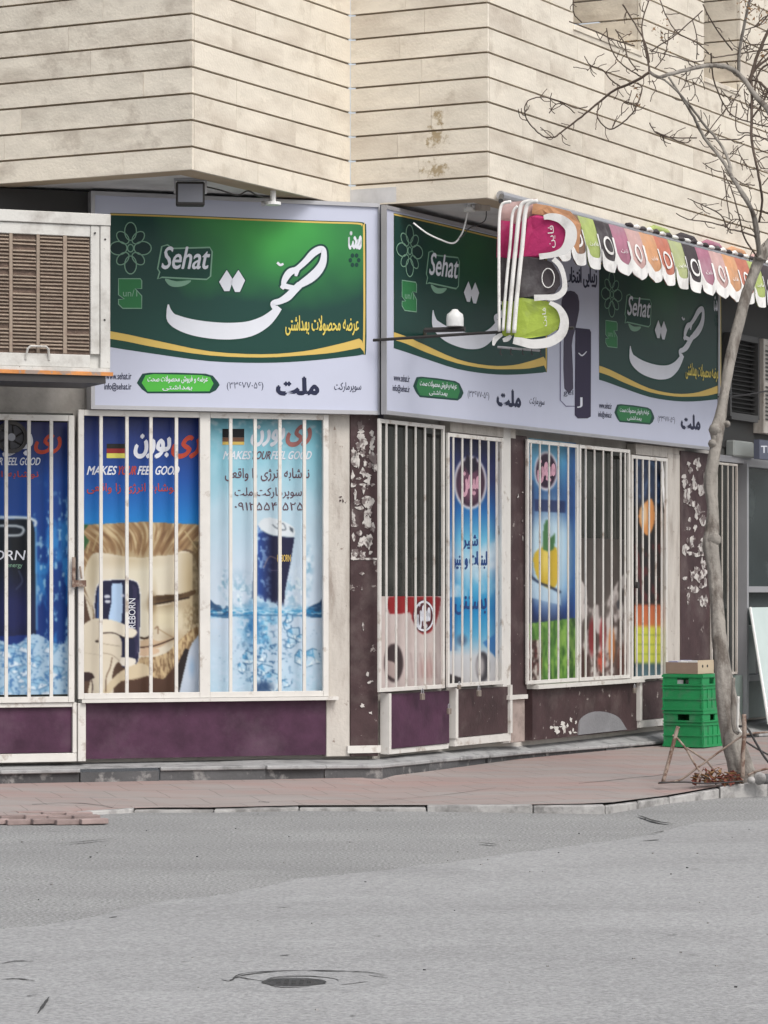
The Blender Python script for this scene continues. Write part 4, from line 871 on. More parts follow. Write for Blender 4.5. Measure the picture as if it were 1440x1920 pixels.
def p_ice(cv):
    cv.grad([(780, (118, 188, 205)), (850, (138, 198, 215)), (950, (178, 212, 228)), (1060, (200, 218, 234)), (1160, (205, 220, 236)), (1310, (180, 212, 232))])
    n = fbm(cv.X/40, cv.Y/60, 4); cv.put(np.clip((n-.45)*2, 0, 1), (210, 225, 238), .5)
    n = fbm(cv.X/9, cv.Y/9, 41); up = np.clip((860-cv.Y)/60, 0, 1); cv.put(np.clip((n-.6)*8, 0, 1)*up, (215, 232, 240), .6)
    cv.view(380, 960, 5.4875)
    # spray either side of the can
    for seed, (cx, cy, rx, ry) in enumerate(((380, 860, 190, 260), (950, 800, 170, 250), (1090, 560, 60, 260), (230, 720, 90, 150))):
        e = np.clip(1.15-np.sqrt(((cv.x-cx)/rx)**2+((cv.y-cy)/ry)**2), 0, 1)
        n = fbm(cv.x/42, cv.y/60, 50+seed, 4); cv.put(e*np.clip((n-.5)*14, 0, 1), (120, 168, 196), .75); n = fbm(cv.x/30, cv.y/38, 60+seed, 4); cv.put(e*np.clip((n-.56)*16, 0, 1), (230, 242, 248), .9)
    # submerged plume
    e = np.clip(1.25-np.sqrt(((cv.x-600)/240)**2+((cv.y-1180)/270)**2), 0, 1); n = fbm(cv.x/90, cv.y/120, 71, 4); cv.put(e*np.clip((n-.3)*4, 0, 1), (96, 178, 220), .85); cv.put(e*np.clip((n-.58)*9, 0, 1), (30, 92, 150), .8); n = fbm(cv.x/50, cv.y/60, 77, 4); cv.put(e*np.clip((n-.6)*12, 0, 1), (200, 232, 246), .8)
    cv.E(520, 1180, 70, 160, (45, 110, 170), .7, .7)
    # can
    cv.P([(530, 500), (570, 420), (570, 860), (500, 900)], (70, 90, 120), .7)
    body = [(566, 130), (600, 190), (720, 245), (945, 262), (905, 520), (850, 800), (835, 990), (700, 970), (570, 870)]
    b_ = cv.P(body, (32, 34, 66)); g = np.clip((720-cv.x)/160, 0, 1); cv.put(b_*g, (42, 88, 178), .85); n = fbm(cv.x/30, cv.y/40, 91, 4); cv.put(b_*g*np.clip((n-.55)*10, 0, 1), (170, 205, 240), .9)
    cv.P([(570, 125), (640, 60), (760, 70), (900, 130), (948, 180), (935, 262), (800, 250), (700, 232), (610, 185)], (222, 230, 236), 1, 2); cv.S([(610, 190), (720, 240), (935, 262)], 8, (130, 150, 165)); cv.S([(720, 130), (760, 165), (850, 185), (830, 120), (770, 125)], 12, (110, 120, 130)); cv.P([(890, 150), (930, 170), (935, 220), (900, 190)], (90, 100, 110))
    cv.S([(630, 570), (690, 460), (790, 500)], 7, (190, 150, 130), .8); cv.S([(700, 600), (770, 600)], 6, (120, 105, 130), .8)
    n = fbm(cv.x/34, cv.y/34, 95, 3); rim = b_*np.clip((cv.y-(830+(cv.x-570)*.35))/60, 0, 1); cv.put(rim*np.clip((n-.4)*8, 0, 1), (190, 220, 240), .95)
    # waterline
    def wave(pts): cv.P(pts, (52, 84, 122), 1, 3)
    wave([(60, 900), (130, 950), (180, 960), (210, 1010), (250, 960), (285, 1030), (290, 1090), (180, 1085), (60, 1050)]); wave([(1075, 1000), (1130, 960), (1200, 930), (1255, 870), (1270, 1060), (1180, 1085), (1070, 1075)])
    n = fbm(cv.x/45, cv.y/14, 99, 4); band = np.clip(1-abs(cv.y-1030)/75, 0, 1); cv.put(band*np.clip((n-.42)*6, 0, 1), (36, 140, 196), .85); n = fbm(cv.x/60, cv.y/12, 105, 4); cv.put(band*np.clip((n-.52)*10, 0, 1), (205, 235, 248), .9); cv.put(np.clip(1-abs(cv.y-1062)/16, 0, 1)*(n > .42), (34, 92, 145), .75)
    # ice lumps: faceted outlines
    rr = random.Random(3)
    for cx, cy, r in ((870, 1180, 70), (930, 1260, 80), (900, 1350, 60), (1010, 1290, 50), (1150, 1500, 110), (1010, 1500, 70), (470, 1520, 90), (620, 1480, 80), (640, 1640, 110), (560, 1740, 80), (720, 1750, 110), (880, 1760, 60), (400, 1600, 60), (880, 1100, 50)):
        q = [(cx+r*math.cos(k*1.047+.3)*rr.uniform(.5, 1.25), cy+r*1.05*math.sin(k*1.047+.3+rr.uniform(-.3, .3))*rr.uniform(.5, 1.25)) for k in range(6)]
        cv.P(q, (186, 220, 240), .8); cv.P([q[0], q[1], q[2], (cx, cy)], (232, 244, 250), .9); cv.P([q[3], q[4], (cx, cy)], (70, 150, 200), .7); cv.S(q+[q[0]], 9, (50, 96, 140), .85, 0); cv.S([q[1], (cx, cy), q[3]], 6, (60, 120, 170), .7, 0)
    n = fbm(cv.x/36, cv.y/36, 131, 4); cv.put((cv.y > 1090)*np.clip((n-.56)*12, 0, 1), (200, 220, 238), .9); n = fbm(cv.x/28, cv.y/28, 137, 4); e = np.clip(1.3-np.sqrt(((cv.x-640)/300)**2+((cv.y-1500)/420)**2), 0, 1); cv.put(e*np.clip((n-.6)*14, 0, 1), (44, 92, 140), .8)
    cv.E(620, 1800, 90, 60, (34, 62, 104), .8, .4)
    for i in range(60): cv.E(rr.uniform(80, 1250), rr.uniform(1150, 1850), rr.uniform(4, 11), rr.uniform(4, 11), (120, 160, 190), .5, .3)
    cv.view(0, 0, 1)
po3 = props(painted('poster', W1, 391, 782, 611, 1301, p_ice, PO, step=1.3), 'pale icy blue poster of a drink can splashing into water', 'poster', 'posters in the shop windows')
poly(mp, [(417, 804), (458, 804), (458, 820), (417, 820)], M['blk'], po3, .002, 'flag'); poly(mp, [(417, 820.2), (458, 820.2), (458, 828), (417, 828)], flat('ink brown red', (.16, .08, .05)), po3, .002, 'flag'); poly(mp, [(417, 828.2), (458, 828.2), (458, 834), (417, 834)], M['gold'], po3, .002, 'flag')
lettering(mp, 470, 798, 530, 836, 'بورن', M['txt_white'], po3, .002, .05, 5); lettering(mp, 536, 798, 580, 836, 'ری', flat('ink faded red', (.34, .14, .13)), po3, .002, .06, 5)
lettering(mp, 418, 846, 468, 861, 'MAKES', M['txt_white'], po3, .002, .03, 4); lettering(mp, 470, 846, 506, 861, 'YOUR', M['txt_brown'], po3, .002, .03, 4); lettering(mp, 508, 846, 582, 861, 'FEEL GOOD', M['txt_white'], po3, .002, .03, 4)
lettering(mp, 422, 878, 580, 902, 'نوشابه انرژی زا واقعی', M['txt_brown'], po3, .002, .015)
lettering(mp, 440, 914, 566, 936, 'سوپرمارکت ملت', M['txt_brown'], po3, .002, .012)
lettering(mp, 440, 942, 568, 957, '۰۹۱۲۵۵۴۰۵۲۵', M['txt_brown'], po3, .002, .012)
lettering(mp, 520, 1040, 545, 1053, 'REBORN', M['gold'], po3, .002, .01)
# side street posters
mp = letp(W2, PO)
def p_sticker(cv):
    cv.grad([(1110, (200, 185, 180)), (1300, (205, 190, 186))]); n = fbm(cv.X/20, cv.Y/30, 6); cv.put(np.clip((n-.4)*2, 0, 1), (225, 215, 212), .6)
    cv.P([(729, 1119), (775, 1119), (820, 1119), (826, 1130), (815, 1175), (800, 1188), (786, 1185), (772, 1160), (768, 1148), (731, 1151)], (150, 24, 30), 1, 2); cv.E(794, 1155, 19, 30, (60, 30, 40), 1, .08); cv.E(797, 1152, 14, 25, (120, 50, 60), .6, .2)
    cv.E(738, 1243, 18, 36, (60, 45, 48), 1, .06); cv.P([(722, 1235), (745, 1245), (742, 1275), (722, 1262)], (190, 170, 165), .9); cv.E(800, 1255, 14, 20, (190, 150, 145), .6, .4)
    for k in range(6): cv.S([(770+k*9, 1225), (774+k*9, 1270)], 3, (120, 90, 90), .35, 0)
po4 = props(painted('sticker', W2, 714, 1118, 832, 1290, p_sticker, PO), 'red and white ice cream sticker on the lower part of the dark barred door', 'sticker', 'posters in the shop windows')
ring(mp, 795, 1155, 19, 29, 2.5, M['txt_white'], po4, .003, wy=4)
lettering(mp, 783, 1130, 806, 1180, 'میهن', M['txt_white'], po4, .003, .03)
def p_dairy(cv):
    cv.grad([(800, (26, 24, 56)), (900, (34, 44, 100)), (955, (30, 110, 180)), (1010, (110, 190, 225)), (1060, (195, 220, 235)), (1100, (90, 175, 215)), (1140, (20, 135, 195)), (1190, (90, 170, 210)), (1230, (205, 208, 212)), (1300, (200, 196, 196))])
    e = np.clip((abs(cv.X-890)-28)/24, 0, 1)*(cv.Y < 1220); cv.put(e, (32, 60, 130), .7)
    n = fbm(cv.X/24, cv.Y/40, 8); cv.put(np.clip((n-.5)*4, 0, 1)*(cv.Y > 1000)*(cv.Y < 1120), (225, 235, 242), .7)
    cv.E(882, 905, 31, 50, (228, 226, 232), 1, .05); cv.E(882, 905, 27, 45, (52, 28, 50), 1, .05); cv.E(882, 908, 20, 32, (200, 130, 155), .4, .3)
    cv.P([(870, 870), (876, 850), (884, 862), (892, 855), (896, 880), (880, 890)], (30, 22, 44))
    cv.E(905, 1250, 13, 28, (60, 58, 64), 1, .1); cv.E(900, 1250, 8, 20, (185, 180, 180), .9, .3); cv.P([(838, 1262), (868, 1272), (868, 1285), (838, 1285)], (52, 46, 50)); cv.E(866, 1200, 9, 10, (70, 90, 120), .8, .4)
    cv.P([(905, 1205), (940, 1180), (940, 1245)], (40, 110, 175), .9)
po5 = props(painted('poster', W2, 838, 808, 940, 1284, p_dairy, PO), 'tall blue dairy poster with a round emblem behind the padlocked door', 'poster', 'posters in the shop windows')
lettering(mp, 866, 885, 899, 930, 'میهن', flat('ink pink', (.6, .34, .42)), po5, .002, .04)
lettering(mp, 868, 1003, 896, 1030, 'شیر', M['txt_blue'], po5, .002, .03); lettering(mp, 850, 1034, 913, 1070, 'لبنیات و پنیر', M['txt_blue'], po5, .002, .03); lettering(mp, 853, 1118, 912, 1152, 'بستنی', M['txt_blue'], po5, .002, .03)
def p_lemon(cv):
    cv.grad([(820, (120, 180, 205)), (870, (90, 160, 200)), (925, (60, 100, 150)), (965, (70, 110, 160)), (1000, (170, 205, 225)), (1100, (120, 170, 210)), (1140, (30, 60, 120)), (1165, (25, 40, 85)), (1175, (80, 130, 60)), (1285, (70, 120, 50))])
    e = np.clip((cv.X-1055)/22, 0, 1)*(cv.Y < 1170); cv.put(e, (30, 90, 170), .75)
    e = np.clip((1003-cv.X)/8, 0, 1)*(cv.Y > 900)*(cv.Y < 1165); cv.put(e, (22, 26, 58), .9)
    cv.E(1030, 1045, 36, 95, (205, 228, 240), .8, .35); cv.E(1024, 883, 22, 37, (225, 222, 228), 1, .06); cv.E(1024, 883, 19, 32, (48, 24, 48), 1, .06)
    cv.P([(1003, 935), (1060, 940), (1060, 962), (1003, 958)], (30, 40, 85), .8)
    cv.P([(1001, 1040), (1020, 1025), (1044, 1028), (1046, 1090), (1030, 1105), (1012, 1090), (1003, 1070)], (205, 175, 50), 1, 3); cv.E(1022, 1050, 8, 28, (235, 215, 120), .7, .5)
    cv.P([(1018, 1030), (1020, 985), (1028, 975), (1030, 1010), (1040, 1000), (1038, 1030)], (70, 120, 70), 1, 2)
    cv.S([(993, 1078), (1010, 1092), (1030, 1100), (1050, 1110)], 4, (30, 40, 70)); cv.P([(993, 1085), (1050, 1115), (1052, 1135), (993, 1120)], (190, 215, 232), .8)
    g = (cv.Y > 1168-(cv.X-1000)*.12).astype(float); n = fbm(cv.X/4, cv.Y/18, 12); cv.put(g, (82, 130, 52)); cv.put(g*np.clip((n-.5)*6, 0, 1), (150, 190, 90), .8); cv.put(g*np.clip((.42-n)*8, 0, 1), (40, 80, 30), .8)
    m = g*np.clip((1018-cv.X)/8, 0, 1)*(cv.Y > 1200); n = fbm(cv.X/5, cv.Y/10, 15); cv.put(m, (60, 36, 34)); cv.put(m*np.clip((n-.5)*12, 0, 1), (220, 214, 205), .9); cv.put(m*np.clip((.4-n)*12, 0, 1), (150, 36, 30), .8)
po6 = props(painted('poster', W2, 991, 826, 1080, 1279, p_lemon, PO), 'light blue poster with a yellow lemon drink above a green meadow', 'poster', 'posters in the shop windows')
lettering(mp, 1009, 862, 1040, 905, 'میهن', flat('ink pink', (.6, .34, .42)), po6, .002, .04); lettering(mp, 1003, 940, 1058, 958, 'BLUMEN', M['txt_white'], po6, .002, .02) if False else None
def p_milk(cv):
    cv.grad([(830, (60, 54, 50)), (1000, (72, 66, 62)), (1100, (80, 72, 68)), (1290, (90, 70, 64))])
    n = fbm(cv.X/10, cv.Y/60, 18); cv.put(np.clip((n-.5)*4, 0, 1), (105, 98, 92), .5)
    m = (cv.Y > 1105+30*np.sin((cv.X-1100)/16.)).astype(float); n = fbm(cv.X/7, cv.Y/26, 19); cv.put(m*np.clip((n-.38)*6, 0, 1), (214, 206, 202), .9)
    for x, y, rx, ry, cc in ((1110, 1195, 6, 34, (130, 30, 34)), (1130, 1190, 6, 30, (140, 34, 38)), (1147, 1210, 6, 34, (200, 120, 60)), (1128, 1240, 7, 20, (190, 70, 50)), (1165, 1240, 8, 34, (110, 60, 48)), (1092, 1245, 6, 30, (60, 36, 30)), (1160, 1134, 4, 9, (60, 60, 66))): cv.E(x, y, rx, ry, cc, .9, .25)
    n = fbm(cv.X/4, cv.Y/8, 29); cv.put((cv.Y > 1225)*np.clip((n-.56)*14, 0, 1), (70, 44, 40), .8)
po7 = props(painted('poster', W2, 1090, 1010, 1178, 1272, p_milk, PO), 'faded poster of milk splashes and red fruit in the middle of the long grille', 'poster', 'posters in the shop windows')
def p_juice(cv):
    cv.grad([(850, (34, 52, 84)), (930, (28, 44, 74)), (960, (22, 20, 24)), (1130, (26, 18, 20)), (1136, (190, 100, 60)), (1170, (200, 110, 60)), (1178, (205, 205, 70)), (1240, (200, 205, 75)), (1247, (60, 90, 100)), (1280, (110, 140, 150))])
    n = fbm(cv.X/5, cv.Y/10, 44); cv.put(np.clip((n-.6)*12, 0, 1)*(cv.Y < 950), (80, 110, 150), .7)
    cv.P([(1198, 960), (1206, 945), (1222, 935), (1228, 960), (1226, 985), (1214, 1005), (1200, 985)], (222, 150, 84), 1, 3); cv.E(1207, 965, 6, 20, (236, 220, 190), .7, .4)
    m = (cv.Y > 1020)*(cv.Y < 1130); n = fbm(cv.X/7, cv.Y/16, 47); cv.put(m*np.clip((n-.5)*8, 0, 1), (90, 30, 34), .9)
    for y in (1190, 1208, 1226): cv.S([(1196, y), (1250, y+1)], 2, (90, 120, 50), .6, 0)
po8 = props(painted('poster', W2, 1190, 856, 1250, 1270, p_juice, PO), 'dark fruit juice poster with orange and yellow bands on the narrow side door', 'poster', 'posters in the shop windows')
# torn white paper curl at the narrow door
mb = MB(); L_, R_ = strokepoly([(1240, 862, 4), (1244, 900, 6), (1247, 940, 6), (1250, 985, 3)], 4); k = len(L_)
mb.add([W2.px(x, y, .02+.01*math.sin(i)) for i, (x, y) in enumerate(L_+R_)], [(i, i+1, k+i+1, k+i) for i in range(k-1)])
props(mb.build('paper_strip', M['pwhite']), 'white curled paper strip hanging inside the narrow side door', 'paper')

# ================================================================== COOLER
PA = Pl(dep(205, 402, 22.45).xy, 22)
ac = props(empty('air_cooler', PA.at(-.5, 3.15, -.3)), 'old rusty white evaporative cooler mounted left of the bright shop sign', 'air cooler')
zt_ = dep(205, 402, 22.45).z; zb_ = PA.z(100, 688)
sL = PA.s(-60)
MB().pbox(PA, sL, 0, zb_, zt_-.003, -.62, -.03).build('casing', M['acw'], ac)
fr_ = MB().pbox(PA, sL-.01, .008, zt_-.085, zt_+.0, -.03, .012)
fr_.pbox(PA, PA.s(188), .006, zb_, zt_-.087, -.03, .006).pbox(PA, PA.s(170), PA.s(187), zb_+.1, zt_-.087, -.03, .0).pbox(PA, sL, PA.s(169.5), zb_, zb_+.095, -.03, -.002).pbox(PA, sL, PA.s(169.5), zt_-.17, zt_-.087, -.03, -.004)
fr_.pbox(PA, sL, PA.s(-40), zb_+.1, zt_-.17, -.03, -.001)
fr_.build('front_frame', M['acw'], ac, bevel=.004)
MB().pbox(PA, sL+.05, PA.s(170), zb_+.08, zt_-.15, -.03, -.024).build('cooling_pad', M['acpad'], ac)
lx = [PA.s(v) for v in (-40, 18, 21, 70, 74, 119, 124, 168)]
zl0, zl1 = zb_+.12, zt_-.175
for x in ((18, 24), (69, 75), (119, 126)):
    MB().pbox(PA, PA.s(x[0]), PA.s(x[1]), zl0-.02, zl1+.01, -.022, -.006).build('mullion', M['slat'], ac)
for k in range(4):
    a_ = [PA.s(-38), PA.s(25), PA.s(76), PA.s(127)][k]; b_ = [PA.s(17), PA.s(68), PA.s(118), PA.s(168)][k]
    ns = 32
    for i in range(ns):
        z = zl0+(zl1-zl0)*(i+.5)/ns; tl = rnd.uniform(-.002, .002); o_ = rnd.uniform(-.002, .002)
        if rnd.random() < .04: continue
        MB().hexa([PA.at(a_, z-.005, -.008+o_), PA.at(b_, z-.005+tl, -.008+o_), PA.at(b_, z+.002+tl, -.022), PA.at(a_, z+.002, -.022), PA.at(a_, z+.001, -.007+o_), PA.at(b_, z+.001+tl, -.007+o_), PA.at(b_, z+.008+tl, -.022), PA.at(a_, z+.008, -.022)]).build('louvre_slat', M['slat'], ac)
hz = PA.z(70, 655); h0, h1 = PA.s(48), PA.s(92)
MB().tube([PA.at(h0, zb_+.05, .0), PA.at(h0+.01, hz, .02), PA.at(h0+.03, hz+.02, .025), PA.at(h1-.03, hz+.02, .025), PA.at(h1-.01, hz, .02), PA.at(h1, zb_+.05, .0)], .009, 6).build('handle', M['acw'], ac)
for (x, y) in ((178, 437), (197, 449), (196, 600), (55, 410), (150, 408)): MB().disc(PA.px(x, y, .006), (PA.n.x, PA.n.y, 0), (0, 0, 1), 0, .008, 0, .004, 8).build('bolt', M['iron'], ac)
MB().pbox(PA, sL-.01, .0, zb_-.028, zb_-.001, -.64, .014).build('drip_tray', M['acw'], ac)
MB().pbox(PA, sL-.01, .02, zb_-.056, zb_-.029, .015, .03).build('tray_edge', M['orange'], ac)
MB().pbox(PA, sL-.01, -.03, zb_-.11, zb_-.029, -.6, .010).build('underside', M['iron'], ac)  # dark box added below the tray for the cooler's dark underside
mb = MB()
for s_ in (sL+.1,):
    mb.tube([PA.at(s_, zb_-.13, -.03), PA.at(s_, zb_-.13, -.72)], .016, 6)
mb.build('bracket', M['iron'], ac)

# ================================================================== SOFFIT LAMPS, CABLES, ROD
fl = props(empty('floodlight', dep(355, 330, 22.9)), 'grey square floodlight hanging under the overhang above the bright shop sign', 'floodlight')
PF = Pl(dep(355, 360, 22.75).xy, 5)
MB().pbox(PF, PF.s(330), PF.s(384), PF.z(355, 385), PF.z(355, 340), -.1, 0).build('housing', M['iron'], fl, bevel=.01)
MB().pbox(PF, PF.s(334), PF.s(380), PF.z(355, 379), PF.z(355, 345), 0, .004).build('lens', M['lensgrey'], fl)
MB().pbox(PF, PF.s(326), PF.s(329.5), PF.z(355, 362), ZS+.012, -.06, -.03).pbox(PF, PF.s(384.5), PF.s(388), PF.z(355, 362), ZS+.012, -.06, -.03).pbox(PF, PF.s(326), PF.s(388), ZS-.003, ZS+.0115, -.065, -.025).build('bracket', M['alu'], fl)
sl = props(empty('lamp_holder', dep(515, 370, 23.4)), 'small white lamp holder under the overhang above the bright sign', 'lamp holder', 'lamp holders under the overhang')
p = dep(512, 382, 23.4)
MB().disc(p, (0, 0, 1), (0, 1, 0), 0, .06, -.01, .012, 14).disc(p, (0, 0, 1), (0, 1, 0), 0, .022, .0125, ZS-p.z+.015, 10).build('socket', M['pwhite'], sl)
MB().disc(p, (1, 0, 0), (0, 0, 1), 0, .02, -.09, -.061, 10).build('cap', M['alu'], sl)
p = dep(880, 392, 24.3)
sl2 = props(empty('lamp_holder', p), 'pale lamp holder with dangling wire under the overhang near the awning', 'lamp holder', 'lamp holders under the overhang')
MB().disc(p, (0, 0, 1), (0, 1, 0), 0, .045, -.02, .01, 12).disc(p, (0, 0, 1), (0, 1, 0), 0, .02, .0105, ZS-p.z+.015, 10).build('socket', M['pwhite'], sl2)
MB().box(dep(905, 389, 24.3), (.12, .08, .05)).build('junction_box', M['cream'], sl2)
def cable(pts, r, m, label, cat='cable', group=None):
    return props(MB().tube([Vector(q) for q in spline([tuple(q) for q in pts], 6)], r, 6).build('cable', m, smooth=True), label, cat, group)
cable([dep(386, 350, 22.8), dep(415, 357, 22.9), dep(445, 366, 23.0), dep(465, 358, 23.1), dep(485, 368, 23.2), dep(505, 371, 23.35)], .006, M['iron'], 'thin dark cable sagging from the floodlight to the small white lamp holder')
cable([dep(877, 398, 24.25), dep(872, 420, 24.25), dep(865, 440, 24.25), dep(850, 456, 24.2), dep(825, 449, 24.1), dep(800, 437, 24.0), dep(775, 418, 24.0)], .007, M['pwhite'], 'pale wire looping in front of the shaded sign below its lamp holder')
cable([dep(912, 396, 24.25), dep(908, 415, 24.25), dep(880, 428, 24.25), dep(870, 440, 24.25), dep(862, 447, 24.2)], .005, M['iron'], 'dark wire from the junction box beside the awning end')
ra, rb = dep(700, 638, 23.95), dep(1076, 615, 23.25)
props(MB().tube([ra, ra.lerp(rb, .5)+Vector((0, 0, .005)), rb], .012, 8).build('rod', M['iron']), 'long thin black rod crossing in front of the side street sign', 'rod')
p = dep(853, 612, 24.0)
wl = props(empty('outdoor_lamp', p), 'white bulb lamp in front of the shaded sign near the corner', 'lamp')
mb = MB()
prof = [(.0, .135), (.02, .133), (.035, .115), (.062, .095), (.068, .06), (.068, .0)]
n = 16; vs = []; 
for r_, z in prof:
    for j in range(n): vs.append(p+Vector((r_*math.cos(6.2832*j/n), r_*math.sin(6.2832*j/n), z-.0)))
mb.add(vs, [(i*n+j, i*n+(j+1) % n, (i+1)*n+(j+1) % n, (i+1)*n+j) for i in range(len(prof)-1) for j in range(n)]); mb.build('bulb', M['pwhite'], wl, smooth=True)
MB().tube([dep(797, 619, 24.1), dep(872, 617, 23.98)], .02, 8).build('arm', M['iron'], wl); MB().tube([dep(797, 619, 24.1), W2.at(W2.s(797, SO), dep(797, 619, 24.1).z, SO)], .015, 6).build('wall_bracket', M['iron'], wl)
vf = props(empty('exhaust_fan', W1.px(20, 822, .02)), 'round dark exhaust fan above the left drink poster', 'exhaust fan')
p = W1.px(20, 820, 0); nx = (W1.n.x, W1.n.y, 0)
MB().disc(p, nx, (0, 0, 1), .095, .122, .0, .045, 28).build('rim', M['iron'], vf, smooth=False); MB().disc(p, nx, (0, 0, 1), 0, .094, .0, .02, 28).build('grille_plate', flat('fan plate', (.07, .07, .08)), vf)
MB().disc(p, nx, (0, 0, 1), 0, .03, .021, .035, 14).build('hub', M['lensgrey'], vf)
for k in range(6):
    a = k*1.047; MB().tube([p+Vector((W1.n.x*.026+W1.u.x*.03*math.cos(a), W1.n.y*.026+W1.u.y*.03*math.cos(a), .03*math.sin(a))), p+Vector((W1.n.x*.026+W1.u.x*.09*math.cos(a+.4), W1.n.y*.026+W1.u.y*.09*math.cos(a+.4), .09*math.sin(a+.4)))], .006, 4).build('blade', M['iron'], vf)

# ================================================================== AWNING
fc = {'lime': (.36, .43, .15), 'lime_bright': (.36, .46, .08), 'charcoal': (.065, .056, .06), 'mauve': (.36, .16, .22), 'rose': (.50, .33, .31), 'orange': (.54, .29, .16), 'red': (.45, .17, .12), 'sage': (.38, .42, .20), 'magenta': (.42, .035, .13), 'brown': (.22, .13, .09)}
FM = {k: mat('awning cloth '+k, v, .9, var=.22, vscale=7, bump=.4, bscale=30, dirt=tuple(x*.6+.14 for x in v), dirt_scale=3, dirt_amt=.6, spec=.2) for k, v in fc.items()}
M['hem'] = mat('white awning hem', (.76, .75, .73), .85, var=.08, bump=.2, dirt=(.45, .43, .41), dirt_scale=5, dirt_amt=.6)
aw = props(empty('awning', FD.at(1.5, ZS, .2)), 'retracted striped awning with white scalloped edge along the side street overhang', 'awning')
AO = .16
sc_s0, sc_s1 = FD.s(1083, AO), FD.s(1425, AO); pitch = (sc_s1-sc_s0)/13
order = ['orange', 'brown', 'lime', 'charcoal', 'mauve', 'rose', 'orange', 'red', 'sage', 'charcoal', 'mauve', 'rose', 'orange', 'red', 'lime', 'charcoal', 'mauve', 'rose', 'orange']
zbot = FD.z(1197, 525, AO)-.003; ztop = FD.z(1223, 444, .02)+.02
MB().tube([FD.at(.12, ztop-.02, .05), FD.at(8.6, ztop-.02, .05)], .035, 10).build('roller_tube', M['alu'], aw)
def flap(i, s, colr):
    w = pitch; rr = random.Random(i*31+5); hgt = zbot+rr.uniform(-.006, .006); sw_ = rr.uniform(-.012, .012)
    def surf(a, b, lift):    # a 0..1 across, b 0 top ..1 bottom
        o_ = .06+(AO-.06)*min(1, b*1.6)**.7+.018*math.sin(a*math.pi)*b+.012*math.sin(a*9+i)*b+lift
        return FD.at(s+w*(a-.5)+sw_*b, ztop+.01-(ztop-hgt)*b, o_)
    # coloured cloth
    na, nb = 8, 9; vs = []; vs2 = []
    def bottom(a): return .80+.20*math.sqrt(max(0, 1-(2*a-1)**2*1.0))
    for j in range(nb+1):
        for k in range(na+1):
            a = k/na; vs.append(surf(a, bottom(a)*j/nb, 0))
    N_ = len(vs); 
    for j in range(nb+1):
        for k in range(na+1):
            a = k/na; vs.append(surf(a, bottom(a)*j/nb, -.006))
    f = [(j*(na+1)+k, j*(na+1)+k+1, (j+1)*(na+1)+k+1, (j+1)*(na+1)+k) for j in range(nb) for k in range(na)]
    f += [tuple(N_+x for x in q[::-1]) for q in f]
    fl_ = mesh('valance_flap', vs, f, FM[colr], aw, smooth=True)
    # white hem: U shaped band, wide at the bottom, open towards the top
    out, inn_ = [], []
    K = 16
    for k in range(K+1):
        a = k/K
        bo = bottom(a); 
        out.append(surf(a, bo+.004, .007)); ai = .09+.82*a; bi = (.60+.20*math.sqrt(max(0, 1-(2*a-1)**2)))
        inn_.append(surf(ai if k > 0 else .0, bi, .007))
    # right hand riser of the hem
    v = out+inn_; q = [(k, k+1, K+1+k+1, K+1+k) for k in range(K)]
    b0 = len(v)
    for t in range(6):
        b_ = .34+(.82-.34)*t/5; v += [surf(.88, b_, .0075), surf(1.01, b_, .0075)]
    q += [(b0+2*t, b0+2*t+1, b0+2*t+3, b0+2*t+2) for t in range(5)]
    mesh('hem', v, q, M['hem'], fl_, smooth=True)
    if i % 2 == 1 and colr != 'lime':
        v = []; K = 16
        for r0 in (1, .72):
            for k in range(K): v.append(surf(.45+.26*r0*math.cos(6.2832*k/K), .52+.17*r0*math.sin(6.2832*k/K), .009))
        mesh('printed_ring', v, [(k, (k+1) % K, K+(k+1) % K, K+k) for k in range(K)], M['hem'], fl_)
    else:
        vv, ff = glyphs('فاین', .02); mesh('lettering', [surf(.22+.5*a_, .60-.09*b_, .009) for a_, b_ in vv], ff, M['hem'], fl_)
for i, cc in enumerate(order):
    flap(i, sc_s0+pitch*(i-1), cc)
# checked piping along the wall side of the cloth
for i in range(46):
    s = FD.s(1176, .09)+i*.145
    z = ztop+.022
    MB().tube([FD.at(s, z-.012+rnd.uniform(-.006, .006), .08), FD.at(s+.07, z-.006+rnd.uniform(-.006, .006), .085), FD.at(s+.138, z-.012, .08)], [.013, .018, .013], 7).build('piping', M['hem'] if i % 2 else FM['charcoal'], aw, smooth=True)
# bunched cloth above piping
for i in range(9):
    s = FD.s(1215, .04)+i*.62; cc = ['lime', 'charcoal', 'mauve', 'orange', 'rose'][i % 5]
    MB().tube([FD.at(s, ztop+.02, .03), FD.at(s+.15, ztop+.05, .035), FD.at(s+.4, ztop+.045, .035), FD.at(s+.55, ztop+.015, .03)], [.02, .035, .035, .02], 8).build('cloth_fold', FM[cc], aw, smooth=True)
